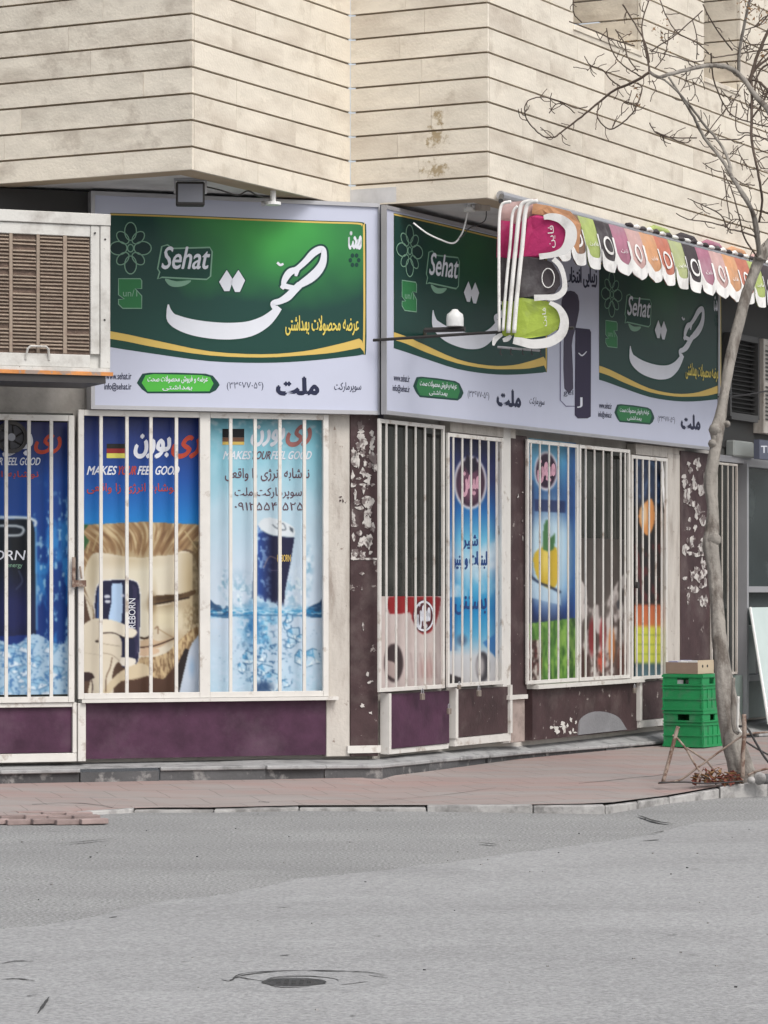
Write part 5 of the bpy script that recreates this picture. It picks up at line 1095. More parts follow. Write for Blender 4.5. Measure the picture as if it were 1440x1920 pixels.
# canopy end folded over at the corner and hanging down in three bays
PH = Pl(dep(1000, 500, 23.25).xy, -20)
def mh(x, y, o): return PH.px(700+x/3.6, 370+y/3.6, o)
def cloth(pts, m, off, name='canopy_end', fold=.015, sm=3, th=.006):
    P = spline(pts, sm, True) if sm else pts
    vs = [mh(x, y, off+fold*math.sin(x/38.)) for x, y in P]
    return MB().prism(vs, Vector((-PH.n.x, -PH.n.y, 0))*th).build(name, m, aw)
def sheetbay(x0, x1, y0, y1, m, off, skew0=0, skew1=0, nm='canopy_end'):
    vs = []; na, nb = 14, 10
    for j in range(nb+1):
        for k in range(na+1):
            a, b_ = k/na, j/nb; x = x0+(x1-x0)*a+(skew0+(skew1-skew0)*a)*b_; y = y0+(y1-y0)*b_+10*math.sin(a*5)
            vs.append(mh(x, y, off+.022*math.sin(a*11+b_*1.5)+.02*math.sin(b_*3.1)))
    return mesh(nm, vs, [(j*(na+1)+k, j*(na+1)+k+1, (j+1)*(na+1)+k+1, (j+1)*(na+1)+k) for j in range(nb) for k in range(na)], m, aw, smooth=True)
sheetbay(840, 1100, 150, 405, FM['magenta'], -.04, -8, -8); sheetbay(850, 1010, 400, 700, FM['charcoal'], -.04, 10, -8); sheetbay(870, 1000, 690, 930, FM['lime_bright'], -.04, 0, -10)
sheetbay(860, 1110, 20, 170, FM['rose'], -.05, -15, -10)
cloth([(1050, 130), (1110, 118), (1240, 150), (1312, 200), (1300, 290), (1270, 350), (1190, 385), (1110, 405), (1005, 400)], FM['magenta'], .01, sm=0)
cloth([(1005, 395), (1130, 410), (1205, 440), (1255, 520), (1260, 590), (1225, 645), (1110, 670), (975, 680)], FM['charcoal'], .012, sm=0)
cloth([(972, 672), (1090, 690), (1190, 705), (1240, 750), (1262, 830), (1245, 890), (1180, 930), (1060, 950), (950, 955)], FM['lime_bright'], .014, sm=0)
cloth([(1080, 40), (1180, 55), (1330, 95), (1400, 180), (1385, 380), (1330, 300), (1290, 190), (1150, 120), (1070, 110)], FM['orange'], -.02, sm=0)
# white bulging hems: thick strokes
def hem(pts, off, n=5):
    L_, R_ = strokepoly(pts, n); k = len(L_); vs = []
    for o_ in (off, off-.008):
        vs += [mh(x, y, o_) for x, y in L_]+[mh(x, y, o_) for x, y in R_]
    f = [(i, i+1, k+i+1, k+i) for i in range(k-1)]; f += [tuple(v+2*k for v in q[::-1]) for q in f]+[(i, 2*k+i, 2*k+i+1, i+1) for i in range(k-1)]+[(k+i, k+i+1, 3*k+i+1, 3*k+i) for i in range(k-1)]
    mesh('hem', vs, f, M['hem'], aw)
hem([(1150, 135, 30), (1200, 130, 46), (1270, 150, 60), (1330, 210, 74), (1330, 290, 78), (1290, 355, 60), (1220, 385, 40), (1120, 400, 40)], .04)
hem([(1215, 415, 34), (1265, 470, 34), (1290, 560, 32), (1285, 630, 40), (1230, 672, 42), (1160, 675, 38), (1085, 678, 42)], .045)
hem([(1190, 710, 26), (1255, 750, 40), (1290, 830, 58), (1270, 920, 62), (1190, 975, 66), (1080, 990, 62), (1000, 975, 56), (945, 965, 46)], .05)
hem([(810, 1000, 14), (822, 960, 34), (850, 935, 30), (870, 925, 20)], .03); hem([(875, 965, 24), (905, 955, 34), (930, 935, 20)], .032)
# white folding arms (metal) with the cloth looped over them
for pts, r_ in (([(930, 30), (872, 45), (852, 120), (848, 300), (848, 600), (850, 905)], .012), ([(975, 60), (940, 110), (925, 300), (905, 500), (888, 700), (875, 900)], .012),
               ([(1080, 25), (1010, 40), (985, 110), (965, 300), (945, 500), (925, 720), (910, 915)], .017), ([(1110, 25), (1050, 42), (1025, 110), (1008, 300), (985, 520), (965, 720), (950, 915)], .017)):
    Q = [mh(x, y, .06) for x, y in pts]
    MB().tube([Vector(q) for q in spline([tuple(q) for q in Q], 5)], r_, 8).build('folding_arm', M['hem'], aw, smooth=True)
MB().tube([mh(840, 1010, .0), mh(950, 1020, .01), mh(1130, 1035, .01)], .01, 6).build('front_bar', M['alu'], aw)
for x in (860, 930, 1010, 1070, 1130): MB().tube([mh(x, 1020, .015), mh(x-4, 1055, .015), mh(x+8, 1065, .015)], .005, 5).build('hook', M['iron'], aw)
MB().tube([mh(1180, 480+110*0, .03)]+[mh(1180+42*math.sin(t)*1.0, 545-65*math.cos(t), .03) for t in [k*math.pi/8 for k in range(1, 16)]]+[mh(1178, 480, .03), ], .004, 5).build('printed_ring', M['hem'], aw)
lettering(mh, 1178, 190, 1230, 340, 'فاین', M['hem'], aw, .035, .03, rot=True); lettering(mh, 1140, 745, 1172, 870, 'فاین', M['hem'], aw, .038, .03, rot=True)
MB().tube([mh(860, 25, -.02), FD.at(.15, ztop-.02, .05)], .02, 8).build('end_bracket', M['iron'], aw)

# ================================================================== RIGHT EDGE THINGS
pc = W2.at(W2.s(1438, .4), W2.z(1438, 810, .4), .4)
uc = props(empty('wall_unit', pc), 'beige louvred air conditioner above the right hand shopfront, cut by the frame edge', 'air conditioner')
us0, us1 = W2.s(1430, .1), W2.s(1430, .1)+.8; uz0, uz1 = W2.z(1435, 812, .1), W2.z(1435, 636, .1)
MB().pbox(W2, us0, us1, uz0, uz1, -.0, .08).build('casing', M['cream'], uc)
MB().pbox(W2, us0, us0+.05, uz0, uz1, .081, .11).pbox(W2, us0+.051, us1, uz0, uz0+.12, .081, .108).pbox(W2, us0+.051, us1, uz1-.06, uz1, .081, .108).pbox(W2, us0+.051, us1, (uz0+uz1)/2, (uz0+uz1)/2+.04, .081, .108).build('front_frame', M['cream'], uc)
for i in range(18):
    z = uz0+.14+(uz1-uz0-.22)*i/18; MB().pbox(W2, us0+.052, us1, z, z+.012, .082, .10).build('slat', flat('dark slat', (.05, .05, .05)), uc)
bx = W2.at(W2.s(1395, .2), W2.z(1395, 857, .2), .2)
props(MB().pbox(W2, W2.s(1377, .09), W2.s(1414, .09), W2.z(1395, 857, .09), W2.z(1395, 827, .09), -.01, .09).build('box', flat('dull grey box', (.30, .32, .31)), bevel=.015), 'small pale grey box on the ledge above the tinted shopfront', 'box')
ts = props(empty('name_board', W2.px(1440, 850, .3)), 'small dark board with white letters above the tinted shopfront at the right edge', 'sign')
MB().pbox(W2, W2.s(1424, .3), W2.s(1424, .3)+.9, W2.z(1440, 862, .3), W2.z(1440, 826, .3), .24, .3).build('board', flat('slate blue', (.10, .11, .15)), ts)
lettering(lambda x, y, o: W2.px(x, y, .3+o), 1427, 836, 1462, 849, 'THE', M['txt_white'], ts, .002, .02)
lb = props(empty('glass_board', gnd(1420, 1362, .2)), 'pale green glass board leaning against the tinted shopfront', 'board')
q = [W2.px(1406, 1139, .12), W2.px(1412, 1200, .2), W2.px(1428, 1310, .35), W2.px(1441, 1358, .45)]
e_ = Vector((W2.u.x, W2.u.y, 0))*1.0
MB().add([q[0], q[3], q[3]+e_, q[0]+e_]+[v+Vector((W2.n.x, W2.n.y, 0))*-.015 for v in (q[0], q[3], q[3]+e_, q[0]+e_)], [(0, 1, 2, 3), (7, 6, 5, 4), (0, 4, 5, 1), (1, 5, 6, 2), (2, 6, 7, 3), (3, 7, 4, 0)]).build('sheet', M['palegreen'], lb)
MB().tube([q[0]+Vector((W2.n.x, W2.n.y, 0))*.004, q[3]+Vector((W2.n.x, W2.n.y, 0))*.004], .014, 6).build('edge_strip', M['pwhite'], lb)
cable([W2.px(1347, 744, .35), W2.px(1390, 741, .35), W2.px(1440, 733, .35), W2.px(1500, 724, .35)], .009, M['iron'], 'black cable running past the louvres at the right edge')

# padlocks and latch
def padlock(pl, px, py, off, w, label):
    p = pl.px(px, py, off); o = props(empty('padlock', p), label, 'padlock', 'padlocks on the shop doors')
    s = pl.s(px, off); z = p.z
    MB().pbox(pl, s-w, s+w, z-w*2, z, off-.012, off+.012).build('body', M['brass'], o, bevel=.003)
    MB().tube([pl.at(s-w*.65, z-.002, off), pl.at(s-w*.6, z+w*1.1, off), pl.at(s, z+w*1.5, off), pl.at(s+w*.6, z+w*1.1, off), pl.at(s+w*.65, z-.002, off)], .004, 6).build('shackle', M['alu'], o)
padlock(W2, 792, 1300, .12, .026, 'padlock on the rail of the dark glass door nearest the corner')
padlock(W2, 898, 1294, .13, .026, 'padlock on the right side of the blue dairy poster door')
padlock(W2, 861, 1284, .13, .018, 'small padlock left of centre under the blue dairy poster')
padlock(W2, 842, 1328, .11, .024, 'lowest padlock between the two purple door panels')
padlock(W2, 1190, 1290, .12, .024, 'padlock between the long grille and the narrow side door')
MB().pbox(W1, W1.s(129), W1.s(154), W1.z(140, 1100), W1.z(140, 1088), .105, .135).pbox(W1, W1.s(127), W1.s(133), W1.z(140, 1101), W1.z(140, 1045), .1355, .15).build('latch', M['rust'], dA)
MB().tube([W1.px(150, 1062, .13), W1.px(153, 1085, .14)], .008, 6).build('bolt', M['rust'], dA)
MB().disc(W2.px(1192, 1097, .1), (W2.n.x, W2.n.y, 0), (0, 0, 1), 0, .03, 0, .03, 12).build('knob', M['iron'], dF)

# ================================================================== CRATES
def crate(zb, dx, dy, rot, label, lights):
    ang = R(-32)+rot; L1, L2, hh = .40, .40, .335
    c0 = gnd(1318, 1402, .12)
    u = Vector((math.cos(ang), math.sin(ang), 0)); v = Vector((-math.sin(ang), math.cos(ang), 0))
    base = Vector((c0.x+dx, c0.y+dy, zb)); o = props(empty('crate', base), label, 'crate', 'green plastic crates')
    def bx(a0, a1, b0, b1, z0, z1): return [base+u*a+v*b_+Vector((0, 0, z)) for z in (z0, z1) for a, b_ in ((a0, b0), (a1, b0), (a1, b1), (a0, b1))]
    t = .012
    mb = MB()
    mb.hexa(bx(-L1, 0, 0, t, 0, hh-.09)).hexa(bx(-L1, 0, L2-t, L2, 0, hh-.09)).hexa(bx(-L1, -L1+t, t, L2-t, 0, hh-.09)).hexa(bx(-t, 0, t, L2-t, 0, hh-.09)).hexa(bx(-L1+t, -t, t, L2-t, 0, .012))
    # top band with hand holes
    for (a0, a1) in ((-L1, -L1*.5-.06), (-L1*.5+.06, 0)): mb.hexa(bx(a0, a1, 0, t, hh-.09+.0005, hh)); mb.hexa(bx(a0, a1, L2-t, L2, hh-.09+.0005, hh))
    mb.hexa(bx(-L1*.5-.0595, -L1*.5+.0595, 0, t, hh-.035, hh)); mb.hexa(bx(-L1*.5-.0595, -L1*.5+.0595, L2-t, L2, hh-.035, hh))
    for (b0, b1) in ((t, L2*.5-.05), (L2*.5+.05, L2-t)): mb.hexa(bx(-t, 0, b0, b1, hh-.09+.0005, hh)); mb.hexa(bx(-L1, -L1+t, b0, b1, hh-.09+.0005, hh))
    mb.hexa(bx(-t, 0, L2*.5-.0495, L2*.5+.0495, hh-.035, hh)); mb.hexa(bx(-L1, -L1+t, L2*.5-.0495, L2*.5+.0495, hh-.035, hh))
    mb.build('shell', M['green'], o)
    rb_ = MB(); e = .009
    for z in (.0, .1, .2, hh-.03, hh-.105):
        w_ = .012 if z not in (0., hh-.03) else .022
        rb_.hexa(bx(-L1-e, e, -e, -.0005, z, z+w_)).hexa(bx(.0005, e, .0, L2+e, z, z+w_)).hexa(bx(-L1-e, -L1-.0005, 0, L2+e, z, z+w_)).hexa(bx(-L1, 0, L2+.0005, L2+e, z, z+w_))
    for b_ in (.0, .10, .20, .30, .388): rb_.hexa(bx(.001, e-.001, b_, b_+.012, .023, .099)); rb_.hexa(bx(.001, e-.001, b_, b_+.012, .113, .199)); 
    for a_ in (-L1, -.012): rb_.hexa(bx(a_, a_+.012, -e+.001, -.001, .023, .3))
    rb_.build('ribs', M['green'], o)
    if lights:
        for k in range(5): MB().box(base+u*(-.08-k*.06)+v*(.06+.05*(k % 3))+Vector((0, 0, .22)), (.07, .05, .12), k).build('packet', M['pwhite'], o)
    return base, u, v, hh
b0_, u_, v_, hh_ = crate(.122, 0, 0, 0, 'lower green plastic crate standing on the pavement by the tree', False)
crate(.122+hh_+.001, -.003, .004, R(1.5), 'upper green plastic crate carrying the cardboard box', True)
zc = .122+2*hh_+.004; L1, L2 = .33, .34; o = props(empty('cardboard_box', b0_+Vector((-.04, .02, zc-.122))), 'open brown cardboard tray of wrapped packs on top of the green crates', 'cardboard box')
base = Vector((b0_.x-.045, b0_.y+.03, zc)); u = u_; v = v_
def bx(a0, a1, b0, b1, z0, z1): return [base+u*a+v*b_+Vector((0, 0, z)) for z in (z0, z1) for a, b_ in ((a0, b0), (a1, b0), (a1, b1), (a0, b1))]
MB().hexa(bx(-L1, 0, 0, .005, 0, .105)).build('side', M['card'], o); MB().hexa(bx(-L1, 0, L2-.005, L2, 0, .105)).build('side', M['card'], o)
MB().hexa(bx(-.005, 0, .0055, L2-.0055, 0, .125)).build('side', mat('light cardboard', (.46, .38, .27), .85, var=.1), o); MB().hexa(bx(-L1, -L1+.005, .0055, L2-.0055, 0, .105)).build('side', M['card'], o); MB().hexa(bx(-L1+.0055, -.0055, .0055, L2-.0055, 0, .005)).build('base', M['card'], o)
for b_ in (.1, .2): MB().disc(base+v*b_+Vector((0, 0, .07))+u*.0005, u, (0, 0, 1), 0, .014, 0, .002, 8).build('hand_hole', M['dark'], o)
for i in range(3):
    for j in range(4):
        x = -L1+.02+i*.1; y = .02+j*.078
        MB().hexa(bx(x, x+.09, y, y+.066, .006, .112+rnd.uniform(0, .012))).build('pack', M['pwhite'] if (i+j) % 3 else flat('pack lilac', (.36, .36, .5)), o)

# ================================================================== TREE
TY = 23.5
tr = props(empty('street_tree', dep(1390, 1462, TY)), 'bare leafless street tree leaning beside the green crates', 'tree')
tp = [(1400, 1478, 74), (1390, 1450, 56), (1380, 1410, 50), (1372, 1370, 48), (1362, 1310, 44), (1355, 1250, 38), (1348, 1190, 34), (1343, 1120, 31), (1338, 1060, 33), (1333, 1022, 40), (1336, 990, 34), (1336, 950, 27), (1332, 905, 31), (1337, 865, 28), (1344, 830, 27), (1345, 805, 36), (1350, 785, 30), (1358, 740, 24), (1368, 680, 26), (1382, 620, 26), (1397, 560, 25), (1412, 515, 25), (1424, 486, 28)]
P = spline([tuple(dep(x, y, TY+.004*(1462-y)/4))+(w*(.80 if y < 1300 else .88),) for x, y, w in tp], 12)
from mathutils import noise
mb = MB(); mb.tube([Vector(q[:3]) for q in P], [q[3]/2*TY/F for q in P], 28)
ax = [Vector(q[:3]) for q in P]
for i, q in enumerate(ax):
    for j in range(28):
        v = mb.v[i*28+j]; d = (v-q); a = 6.2832*j/28
        nz_ = noise.noise(Vector((math.cos(a)*2.2, math.sin(a)*2.2, v.z*1.8)))*.16+noise.noise(Vector((math.cos(a)*7, math.sin(a)*7, v.z*6)))*.10+noise.noise(Vector((math.cos(a)*3, math.sin(a)*3, v.z*22)))*.05
        mb.v[i*28+j] = q+d*(1+nz_)
mb.build('trunk', M['bark'], tr, smooth=True)
yT = TY+.98
for x, y, r_ in ((1338, 1012, 15), (1342, 806, 14), (1336, 832, 9), (1363, 795, 7)):
    c_ = dep(x, y, TY+.001*(1462-y)-r_*.0015); mb = MB(); mb.tube([c_+Vector((0, .03, 0)), c_, c_+Vector((0, -.035, 0)), c_+Vector((0, -.055, 0))], [r_*TY/F*.6, r_*TY/F, r_*TY/F*.8, r_*TY/F*.2], 9); mb.build('knot', M['bark'], tr, smooth=True)
def zz(x, y): return (1040+x/3.6, y/3.6)
def ypt(x, y):   # depth of a branch point: the crown spreads towards the street on the left
    return yT-.25-.0009*(1430-x)+.25*math.sin(x/45.+y/70.)
allb = []
def branch(pts, w0, w1, conv=True, m=None, nm='branch', jit=1.2):
    q = [zz(*p) if conv else p for p in pts]; S = spline(q, 5); n = len(S)
    V = [dep(x+rnd.uniform(-jit, jit)*.4, y+rnd.uniform(-jit, jit)*.4, ypt(x, y)) for x, y in S]
    Rr = [max(1.5, 1.12*(w0+(w1-w0)*(i/(n-1))))/2*yT/F for i in range(n)]
    MB().tube(V, Rr, 6 if w0 < 4 else 8).build(nm, m or (M['bark'] if w0 > 5 else M['twig']), tr, smooth=True)
    allb.append((S, w0, w1)); return S
f1 = (1424, 486)
B = [
 ([(1385, 1750), (1420, 1690), (1480, 1620), (1560, 1540)], 22, 18), ([(1385, 1750), (1370, 1600), (1340, 1440), (1200, 1200), (1130, 1080), (1010, 930), (940, 790), (860, 660), (770, 520)], 9, 3.4),
 ([(1385, 1740), (1330, 1420), (1250, 1270), (1190, 1180), (1180, 1100), (1110, 960), (1010, 840), (900, 700), (780, 570), (700, 520)], 6.5, 3.4),
 ([(1500, 860), (1440, 740), (1350, 640), (1280, 540), (1180, 460), (1060, 440), (920, 465), (780, 500), (700, 520), (640, 485)], 11, 5),
 ([(650, 480), (540, 550), (400, 610), (300, 690), (180, 790), (60, 880), (-5, 930)], 5, 2.6),
 ([(1240, 500), (1250, 330), (1290, 120), (1320, -20)], 6, 4.5), ([(640, 480), (630, 420), (600, 280), (590, 160), (640, -10)], 3.6, 2),
 ([(350, 190), (370, 300), (430, 410), (520, 480), (590, 520)], 1.8, 2.6), ([(410, 200), (470, 290), (490, 380), (560, 480)], 2, 2.4), ([(460, 30), (540, 160), (610, 290), (640, 420)], 2.8, 2.6),
 ([(200, 380), (240, 440), (320, 470), (380, 540), (440, 580)], 1.6, 2.6), ([(345, 490), (420, 420)], 1.8, 1.4), ([(240, 450), (270, 430)], 1.5, 1.2), ([(240, 455), (220, 480)], 1.5, 1.2),
 ([(1000, 70), (900, 160), (800, 250), (700, 310), (650, 350)], 2.2, 2.4), ([(710, 0), (760, 120), (830, 220), (960, 290), (1040, 360)], 2, 2), ([(930, 130), (960, 260), (960, 400)], 1.8, 1.8),
 ([(640, 340), (800, 380), (920, 415), (1010, 410)], 1.8, 2.2), ([(680, 460), (740, 380), (760, 300), (770, 200)], 2, 1.6), ([(1000, 30), (1080, 180), (1200, 340)], 2, 2.6),
 ([(1460, 330), (1320, 350), (1200, 370), (1060, 390)], 3, 2), ([(1460, 300), (1380, 300), (1290, 310), (1230, 370)], 2.4, 2), ([(1055, 360), (1070, 520), (1120, 660), (1190, 770), (1300, 820), (1460, 860)], 2.6, 2.2),
 ([(640, 830), (690, 900), (800, 930), (960, 930)], 2, 2.4), ([(680, 890), (780, 930), (880, 965), (920, 945)], 2, 2), ([(1000, 930), (1090, 820), (1190, 690), (1250, 640)], 2, 1.6), ([(1000, 930), (1100, 940), (1240, 940), (1300, 910), (1440, 940)], 2, 2),
 ([(1460, 380), (1360, 460), (1300, 560)], 4, 5), ([(1460, 340), (1380, 420), (1330, 520)], 3, 3.6), ([(900, 1340), (1010, 1390), (1120, 1450), (1170, 1540), (1250, 1560), (1370, 1600)], 1.6, 3.4),
 ([(820, 1440), (900, 1480), (1040, 1500), (1160, 1530)], 1.7, 2.6), ([(1140, 1150), (1160, 1320), (1180, 1480)], 2.4, 1.6), ([(1000, 1100), (1070, 1145), (1130, 1160)], 1.4, 2), ([(1150, 1180), (1200, 1300), (1250, 1480), (1280, 1600), (1370, 1740)], 2, 3),
 ([(1330, 560), (1330, 760), (1330, 950), (1370, 1150), (1400, 1350), (1380, 1500)], 5, 4), ([(1460, 960), (1330, 900), (1230, 880), (1230, 700)], 2, 2), ([(1280, 600), (1300, 720), (1380, 740), (1400, 860)], 2, 2),
 ([(300, 690), (290, 790), (360, 870), (430, 850), (520, 770), (560, 700), (590, 600), (560, 560)], 2.4, 2.4), ([(450, 780), (460, 700), (500, 670), (520, 610)], 1.6, 1.4), ([(480, 690), (560, 700)], 1.6, 1.4), ([(125, -10), (130, 90), (180, 150)], 2, 2),
 ([(100, 145), (250, 200), (380, 260), (470, 290), (540, 310)], 2, 2.4), ([(880, 440), (890, 540), (850, 620)], 1.6, 1.4), ([(930, 540), (950, 620), (920, 680)], 1.6, 1.4), ([(1000, 470), (950, 560), (870, 590)], 1.4, 1.4), ([(660, 540), (690, 620)], 1.8, 1.4),
 ([(1230, 1000), (1270, 1080), (1310, 1130), (1340, 1200)], 1.6, 1.6), ([(1170, 1040), (1250, 1050), (1300, 1140)], 1.5, 1.6), ([(1200, 1190), (1270, 1240), (1350, 1250)], 1.6, 2), ([(1120, 600), (1170, 660), (1200, 640)], 1.6, 1.6), ([(1460, 1010), (1360, 1030)], 2, 1.6),
 ([(1460, 1140), (1390, 1130), (1370, 1080)], 1.8, 1.6), ([(1460, 1500), (1330, 1500), (1210, 1480), (1160, 1530)], 2, 1.6), ([(1460, 560), (1400, 700), (1330, 800)], 4, 3), ([(1460, 640), (1390, 560), (1330, 540)], 5, 3), ([(1400, 1420), (1440, 1440)], 2, 1.6), ([(1470, 150), (1400, 300), (1350, 430), (1320, 560)], 5, 6), ([(1480, 40), (1390, 160), (1290, 200)], 3, 2), ([(1470, 420), (1400, 460), (1360, 540), (1350, 640)], 4, 3), ([(1480, 700), (1420, 640), (1380, 560)], 3, 3), ([(1300, 540), (1250, 600), (1200, 700), (1180, 780)], 2, 1.6), ([(1480, 800), (1410, 780), (1390, 700), (1420, 600)], 2.4, 2), ([(1360, 1100), (1420, 1060), (1470, 1070)], 2, 2), ([(1350, 180), (1410, 120), (1470, 100)], 2.4, 2), ([(1290, 420), (1300, 340), (1270, 260)], 1.8, 1.4), ([(1400, 1250), (1450, 1190), (1480, 1180)], 2, 2), ([(1300, 820), (1320, 700), (1440, 620)], 2, 2),
]
for pts, a, b in B: branch(pts, a, b)
branch([(1042, 257), (1020, 256), (1002, 242), (987, 222), (984, 202), (993, 187), (1018, 182), (1050, 190), (1080, 203), (1102, 200)], 2.4, 1.8, False); branch([(1030, 212), (1042, 196), (1058, 196), (1078, 212)], 1.8, 2, False); branch([(1030, 203), (1040, 213)], 1.4, 1.4, False); branch([(1049, 248), (1062, 262)], 1.6, 1.6, False)
for S, w0, w1 in list(allb):
    if max(w0, w1) > 12: continue
    nb = int(len(S)/3.2)
    for _ in range(nb):
        i = rnd.randrange(1, len(S)-1); x, y = S[i]
        if y > 520 or x < 1120 and rnd.random() < .5: continue
        dx, dy = S[i+1][0]-S[i-1][0], S[i+1][1]-S[i-1][1]; l = math.hypot(dx, dy) or 1; s_ = rnd.choice((-1, 1)); L_ = rnd.uniform(7, 26)
        a0 = math.atan2(dy, dx)+s_*rnd.uniform(.5, 1.2); p1 = (x+L_*.55*math.cos(a0), y+L_*.55*math.sin(a0)); a1 = a0-rnd.uniform(.0, .9)*s_; p2 = (p1[0]+L_*.6*math.cos(a1), p1[1]+L_*.6*math.sin(a1)-3)
        branch([(x, y), p1, p2], 1.6, 1.0, False, nm='twig')
mb = MB(); rl = random.Random(3)
for cx, cy, n_, sp in ((1425, 25, 60, 20), (1398, 8, 30, 14), (1430, 100, 16, 12), (1240, 50, 12, 12), (1197, 165, 10, 8), (1180, 75, 14, 14), (1195, 190, 8, 7), (1250, 75, 14, 14), (1320, 395, 3, 6), (1232, 60, 8, 10)):
    for _ in range(n_):
        c_ = dep(cx+rl.gauss(0, sp*.6), cy+rl.gauss(0, sp), ypt(cx, cy)+rl.uniform(-.1, .1)); a = Vector((rl.gauss(0, 1), rl.gauss(0, 1), rl.gauss(0, 1))).normalized(); b_ = a.cross(Vector((rl.gauss(0, 1), rl.gauss(0, 1), rl.gauss(0, 1)))).normalized(); s_ = rl.uniform(.005, .013)
        mb.add([c_-a*s_*1.6, c_-b_*s_*.6+a*.2*s_, c_+a*s_*1.6, c_+b_*s_*.6+a*.2*s_], [(0, 1, 2), (0, 2, 3)])
mb.build('dry_leaves', M['leaf'], tr)['kind'] = 'stuff'

# tree guard of bent pipes
tg = props(empty('tree_guard', gnd(1300, 1470, .1)), 'broken guard of bent rusty pipes around the foot of the street tree', 'tree guard')
def z6(x, y, dy=0): return dep(1220+x/6.545, 1220+y/6.545, 23.25+dy)
for pts, w, dy, mm in (([(338, 930), (310, 1020), (230, 1330), (150, 1615)], 40, -.1, 'rust'), ([(270, 1035), (340, 1090), (430, 1200), (510, 1340), (600, 1480)], 22, -.1, 'rust'), ([(440, 1190), (620, 1310), (700, 1370), (790, 1480), (930, 1585), (1140, 1580)], 20, .1, 'rust'),
                  ([(90, 1625), (350, 1590), (540, 1460), (700, 1345), (900, 1200), (1130, 1045), (1250, 1015), (1460, 1000)], 22, .0, 'rust'), ([(1145, 780), (1150, 1000), (1132, 1300), (1128, 1560)], 46, -.12, 'rust'), ([(1080, 930), (1180, 945), (1280, 1110), (1380, 1280), (1470, 1400)], 24, -.05, 'iron'),
                  ([(1150, 1105), (1300, 1200), (1470, 1290)], 20, .05, 'iron'), ([(1075, 560), (1072, 760), (1068, 930), (1110, 1010)], 30, .1, 'acw'), ([(1020, 330), (1000, 700), (1020, 960), (1080, 1020)], 34, .12, 'bark'), ([(620, 1480), (560, 1640)], 20, -.1, 'rust'), ([(100, 1620), (420, 1612), (700, 1630), (1130, 1600)], 16, -.12, 'iron'), ([(1460, 1440), (1300, 1480), (1190, 1530)], 24, .05, 'rust')):
    V = [Vector(q) for q in spline([tuple(z6(x, y, dy)) for x, y in pts], 4)]
    MB().tube(V, w*1.2/6.545/2*23.2/F, 8).build('pipe', M[mm], tg, smooth=True)
# litter and small stones in the tree pit
rl = random.Random(11); mb = MB()
for i in range(230):
    x, y = rl.uniform(520, 1130), rl.uniform(1440, 1630); c_ = z6(x, y, rl.uniform(-.1, .15)); c_.z = max(.10, min(c_.z, .10+max(0, .16-abs(x-800)/3000.)*rl.random())); s_ = rl.uniform(.01, .035)
    a = Vector((rl.gauss(0, 1), rl.gauss(0, 1), rl.gauss(0, .5))).normalized(); b_ = a.cross(Vector((0, .3, 1))).normalized()
    mb.prism([c_-a*s_, c_+b_*s_*.6, c_+a*s_, c_-b_*s_*.5], (0, 0, .006), mi=rl.choice((0, 0, 1, 1, 2)))
props(mb.build('tree_pit_litter', None, mats=[M['rubble'], M['leaf'], M['twig']]), 'red scraps and dead leaves heaped at the foot of the tree', 'litter', kind='stuff')
for i, (x, y, r_, lab) in enumerate(((1350, 1570, .055, 'round pale stone right of the tree guard'), (1425, 1480, .05, 'dark rounded stone at the right edge behind the pale stone'), (1240, 1600, .035, 'small grey stone between the guard post and the pale round stone'))):
    bm = bmesh.new(); bmesh.ops.create_icosphere(bm, subdivisions=3, radius=r_); c_ = z6(x, y, -.05)
    for v in bm.verts: v.co *= 1+.12*math.sin(v.co.x*60+i)*math.cos(v.co.z*50); v.co.z *= .85
    me = bpy.data.meshes.new('stone'); bm.to_mesh(me); bm.free(); me.materials.append(M['kerb'] if i != 1 else M['riser'])
    for pp in me.polygons: pp.use_smooth = True
    ob = bpy.data.objects.new('rock', me); COL.objects.link(ob); ob.location = (c_.x, c_.y, .105+r_*.7); props(ob, lab, 'stone', 'stones by the tree')

# ================================================================== MANHOLE
c0 = gnd(566, 1840, .009); mh_ = props(empty('manhole', c0), 'small round iron manhole cover in a cracked concrete collar', 'manhole')
def wob(r, a, k): return r*(1+.03*math.sin(3*a+k)+.02*math.sin(7*a+k*2))
def ringm(r0, r1, z0, z1, m, nm, cx=0, cy=0, k0=0, k1=0):
    n = 48; vs = []
    for r_, z, k in ((r0, z0, k0), (r1, z1, k1)):
        for j in range(n):
            a = 6.2832*j/n; rr_ = wob(r_, a, k) if k else r_; vs.append(Vector((c0.x+cx+rr_*math.cos(a), c0.y+cy+rr_*math.sin(a), z)))
    return mesh(nm, vs, [(j, (j+1) % n, n+(j+1) % n, n+j) for j in range(n)], m, mh_)
ringm(.332, .322, .0095, .0105, M['concrete'], 'rim', k0=1, k1=1.0); ringm(.322, .145, .0108, .012, M['road2'], 'collar', k0=1.0)
ringm(.128, .10, .0135, .0135, M['castiron'], 'rim', -.03, -.05)
mb = MB(); mb.disc((c0.x-.03, c0.y-.05, .012), (0, 0, 1), (0, 1, 0), 0, .099, -.004, .0005, 32); mb.build('cover', M['castiron'], mh_)
for i in range(-3, 4):
    for j in range(-3, 4):
        if i*i+j*j < 7: MB().box((c0.x-.03+i*.03, c0.y-.05+j*.03, .0135), (.016, .016, .004)).build('stud', M['castiron'], mh_)
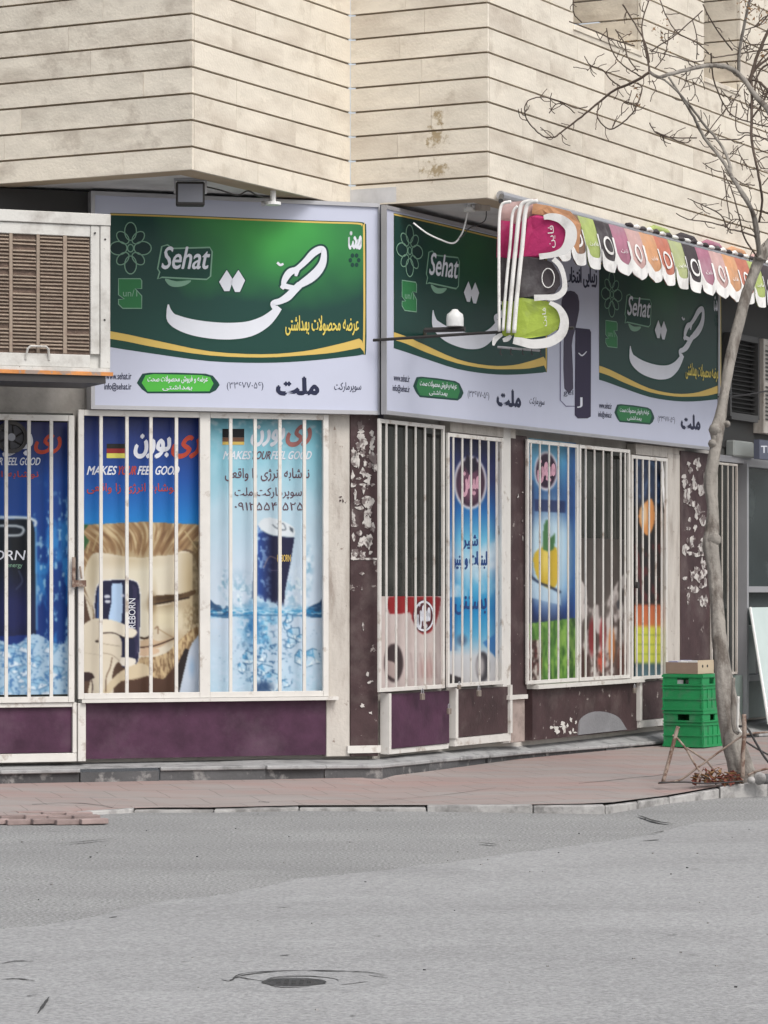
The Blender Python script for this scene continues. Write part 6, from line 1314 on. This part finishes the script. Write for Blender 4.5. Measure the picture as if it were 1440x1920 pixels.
# cracks around collar and in the asphalt: flat dark ribbons laid on the surface
def crack(pts, w, nm='crack_line', label=None):
    S = spline([tuple(gnd(x, y, .0)) for x, y in pts], 6); vs = []
    for i, q in enumerate(S):
        a = S[max(0, i-1)]; b_ = S[min(len(S)-1, i+1)]; d = Vector((b_[0]-a[0], b_[1]-a[1], 0)).normalized(); nn = Vector((-d.y, d.x, 0)); ww = w*.45*rnd.uniform(.4, 1.2)*math.sin(math.pi*(i+.6)/(len(S)+.2))
        vs += [Vector((q[0], q[1], .0125))+nn*ww/2, Vector((q[0], q[1], .0125))-nn*ww/2]
    mbc.add(vs, [(2*i, 2*i+1, 2*i+3, 2*i+2) for i in range(len(S)-1)])
mbc = MB()
for pts, w in (([(438, 1838), (455, 1831), (500, 1827), (570, 1825), (640, 1826), (690, 1828), (722, 1835)], .06), ([(500, 1841), (520, 1837), (560, 1834), (600, 1837)], .03), ([(505, 1853), (530, 1857), (580, 1856)], .05), ([(415, 1842), (430, 1845), (445, 1838), (470, 1842), (500, 1846)], .05), ([(440, 1838), (470, 1832), (520, 1827)], .05), ([(640, 1852), (660, 1850), (690, 1846)], .03), ([(690, 1834), (705, 1836), (728, 1839)], .03), ([(2, 1812), (30, 1807), (62, 1808)], .05), ([(0, 1843), (30, 1840), (66, 1845)], .05), ([(70, 1907), (82, 1890), (92, 1875)], .03), ([(525, 1797), (545, 1795)], .04), ([(338, 1808), (355, 1808)], .03), ([(205, 1725), (220, 1723)], .05), ([(1205, 1580), (1235, 1578)], .08), ([(1195, 1531), (1230, 1543), (1265, 1548)], .12), ([(1225, 1565), (1245, 1562)], .06), ([(105, 1586), (160, 1581), (215, 1575)], .05), ([(895, 1583), (935, 1587)], .08), ([(655, 1911), (668, 1911)], .03), ([(1250, 1758), (1268, 1758)], .03), ([(520, 1705), (545, 1706)], .04), ([(700, 1760), (720, 1760)], .03), ([(50, 1873), (70, 1871)], .03)):
    crack(pts, w)
def walkline(pts, w):
    global mbc
    P_ = [gnd(x, y, .09) for x, y in pts]
    V = spline([tuple(p) for p in P_], 5); vs = []
    for i, q in enumerate(V):
        k_ = min(max((q[1]-21.3)/2.2, 0), 1); ww = w*rnd.uniform(.4, 1.2)
        vs += [Vector((q[0], q[1]+ww, 0)), Vector((q[0], q[1]-ww, 0))]
    dg = bpy.context.evaluated_depsgraph_get()
    for v in vs:
        hit, loc, nn, _ = sw.evaluated_get(dg).ray_cast(Vector((v.x, v.y, 3)), Vector((0, 0, -1))); v.z = (loc.z if hit else .09)+.003
    mbc.add(vs, [(2*i, 2*i+1, 2*i+3, 2*i+2) for i in range(len(V)-1)])
for pts, w in (([(1085, 1467), (1140, 1463), (1200, 1455), (1250, 1449)], .012), ([(485, 1504), (505, 1505)], .03), ([(60, 1500), (150, 1497), (240, 1500)], .008), ([(700, 1490), (820, 1482), (930, 1473)], .006), ([(1330, 1440), (1440, 1428)], .01)): walkline(pts, w)
props(mbc.build('asphalt_cracks', flat('crack dark', (.06, .06, .06), .9)), kind='structure')
# tiny pebbles and chips
mb = MB(); rl = random.Random(5)
for i in range(60):
    x, y = rl.uniform(-50, 1500), rl.choice((rl.uniform(1535, 1640), rl.uniform(1535, 1900))); p = gnd(x, y, .009); s_ = rl.uniform(.003, .007)
    mb.box((p.x, p.y, .009+s_*.3), (s_*1.6, s_*1.6, s_), rl.uniform(0, 3), rl.choice((0, 0, 1)))
props(mb.build('road_chips', None, mats=[M['kerb'], M['castiron']]), kind='stuff')
bpy.data.objects['road_chips']['label'] = 'tiny stone chips scattered over the asphalt'; bpy.data.objects['road_chips']['category'] = 'gravel'
for o in bpy.data.objects:
    if '_loc' in o: del o['_loc']
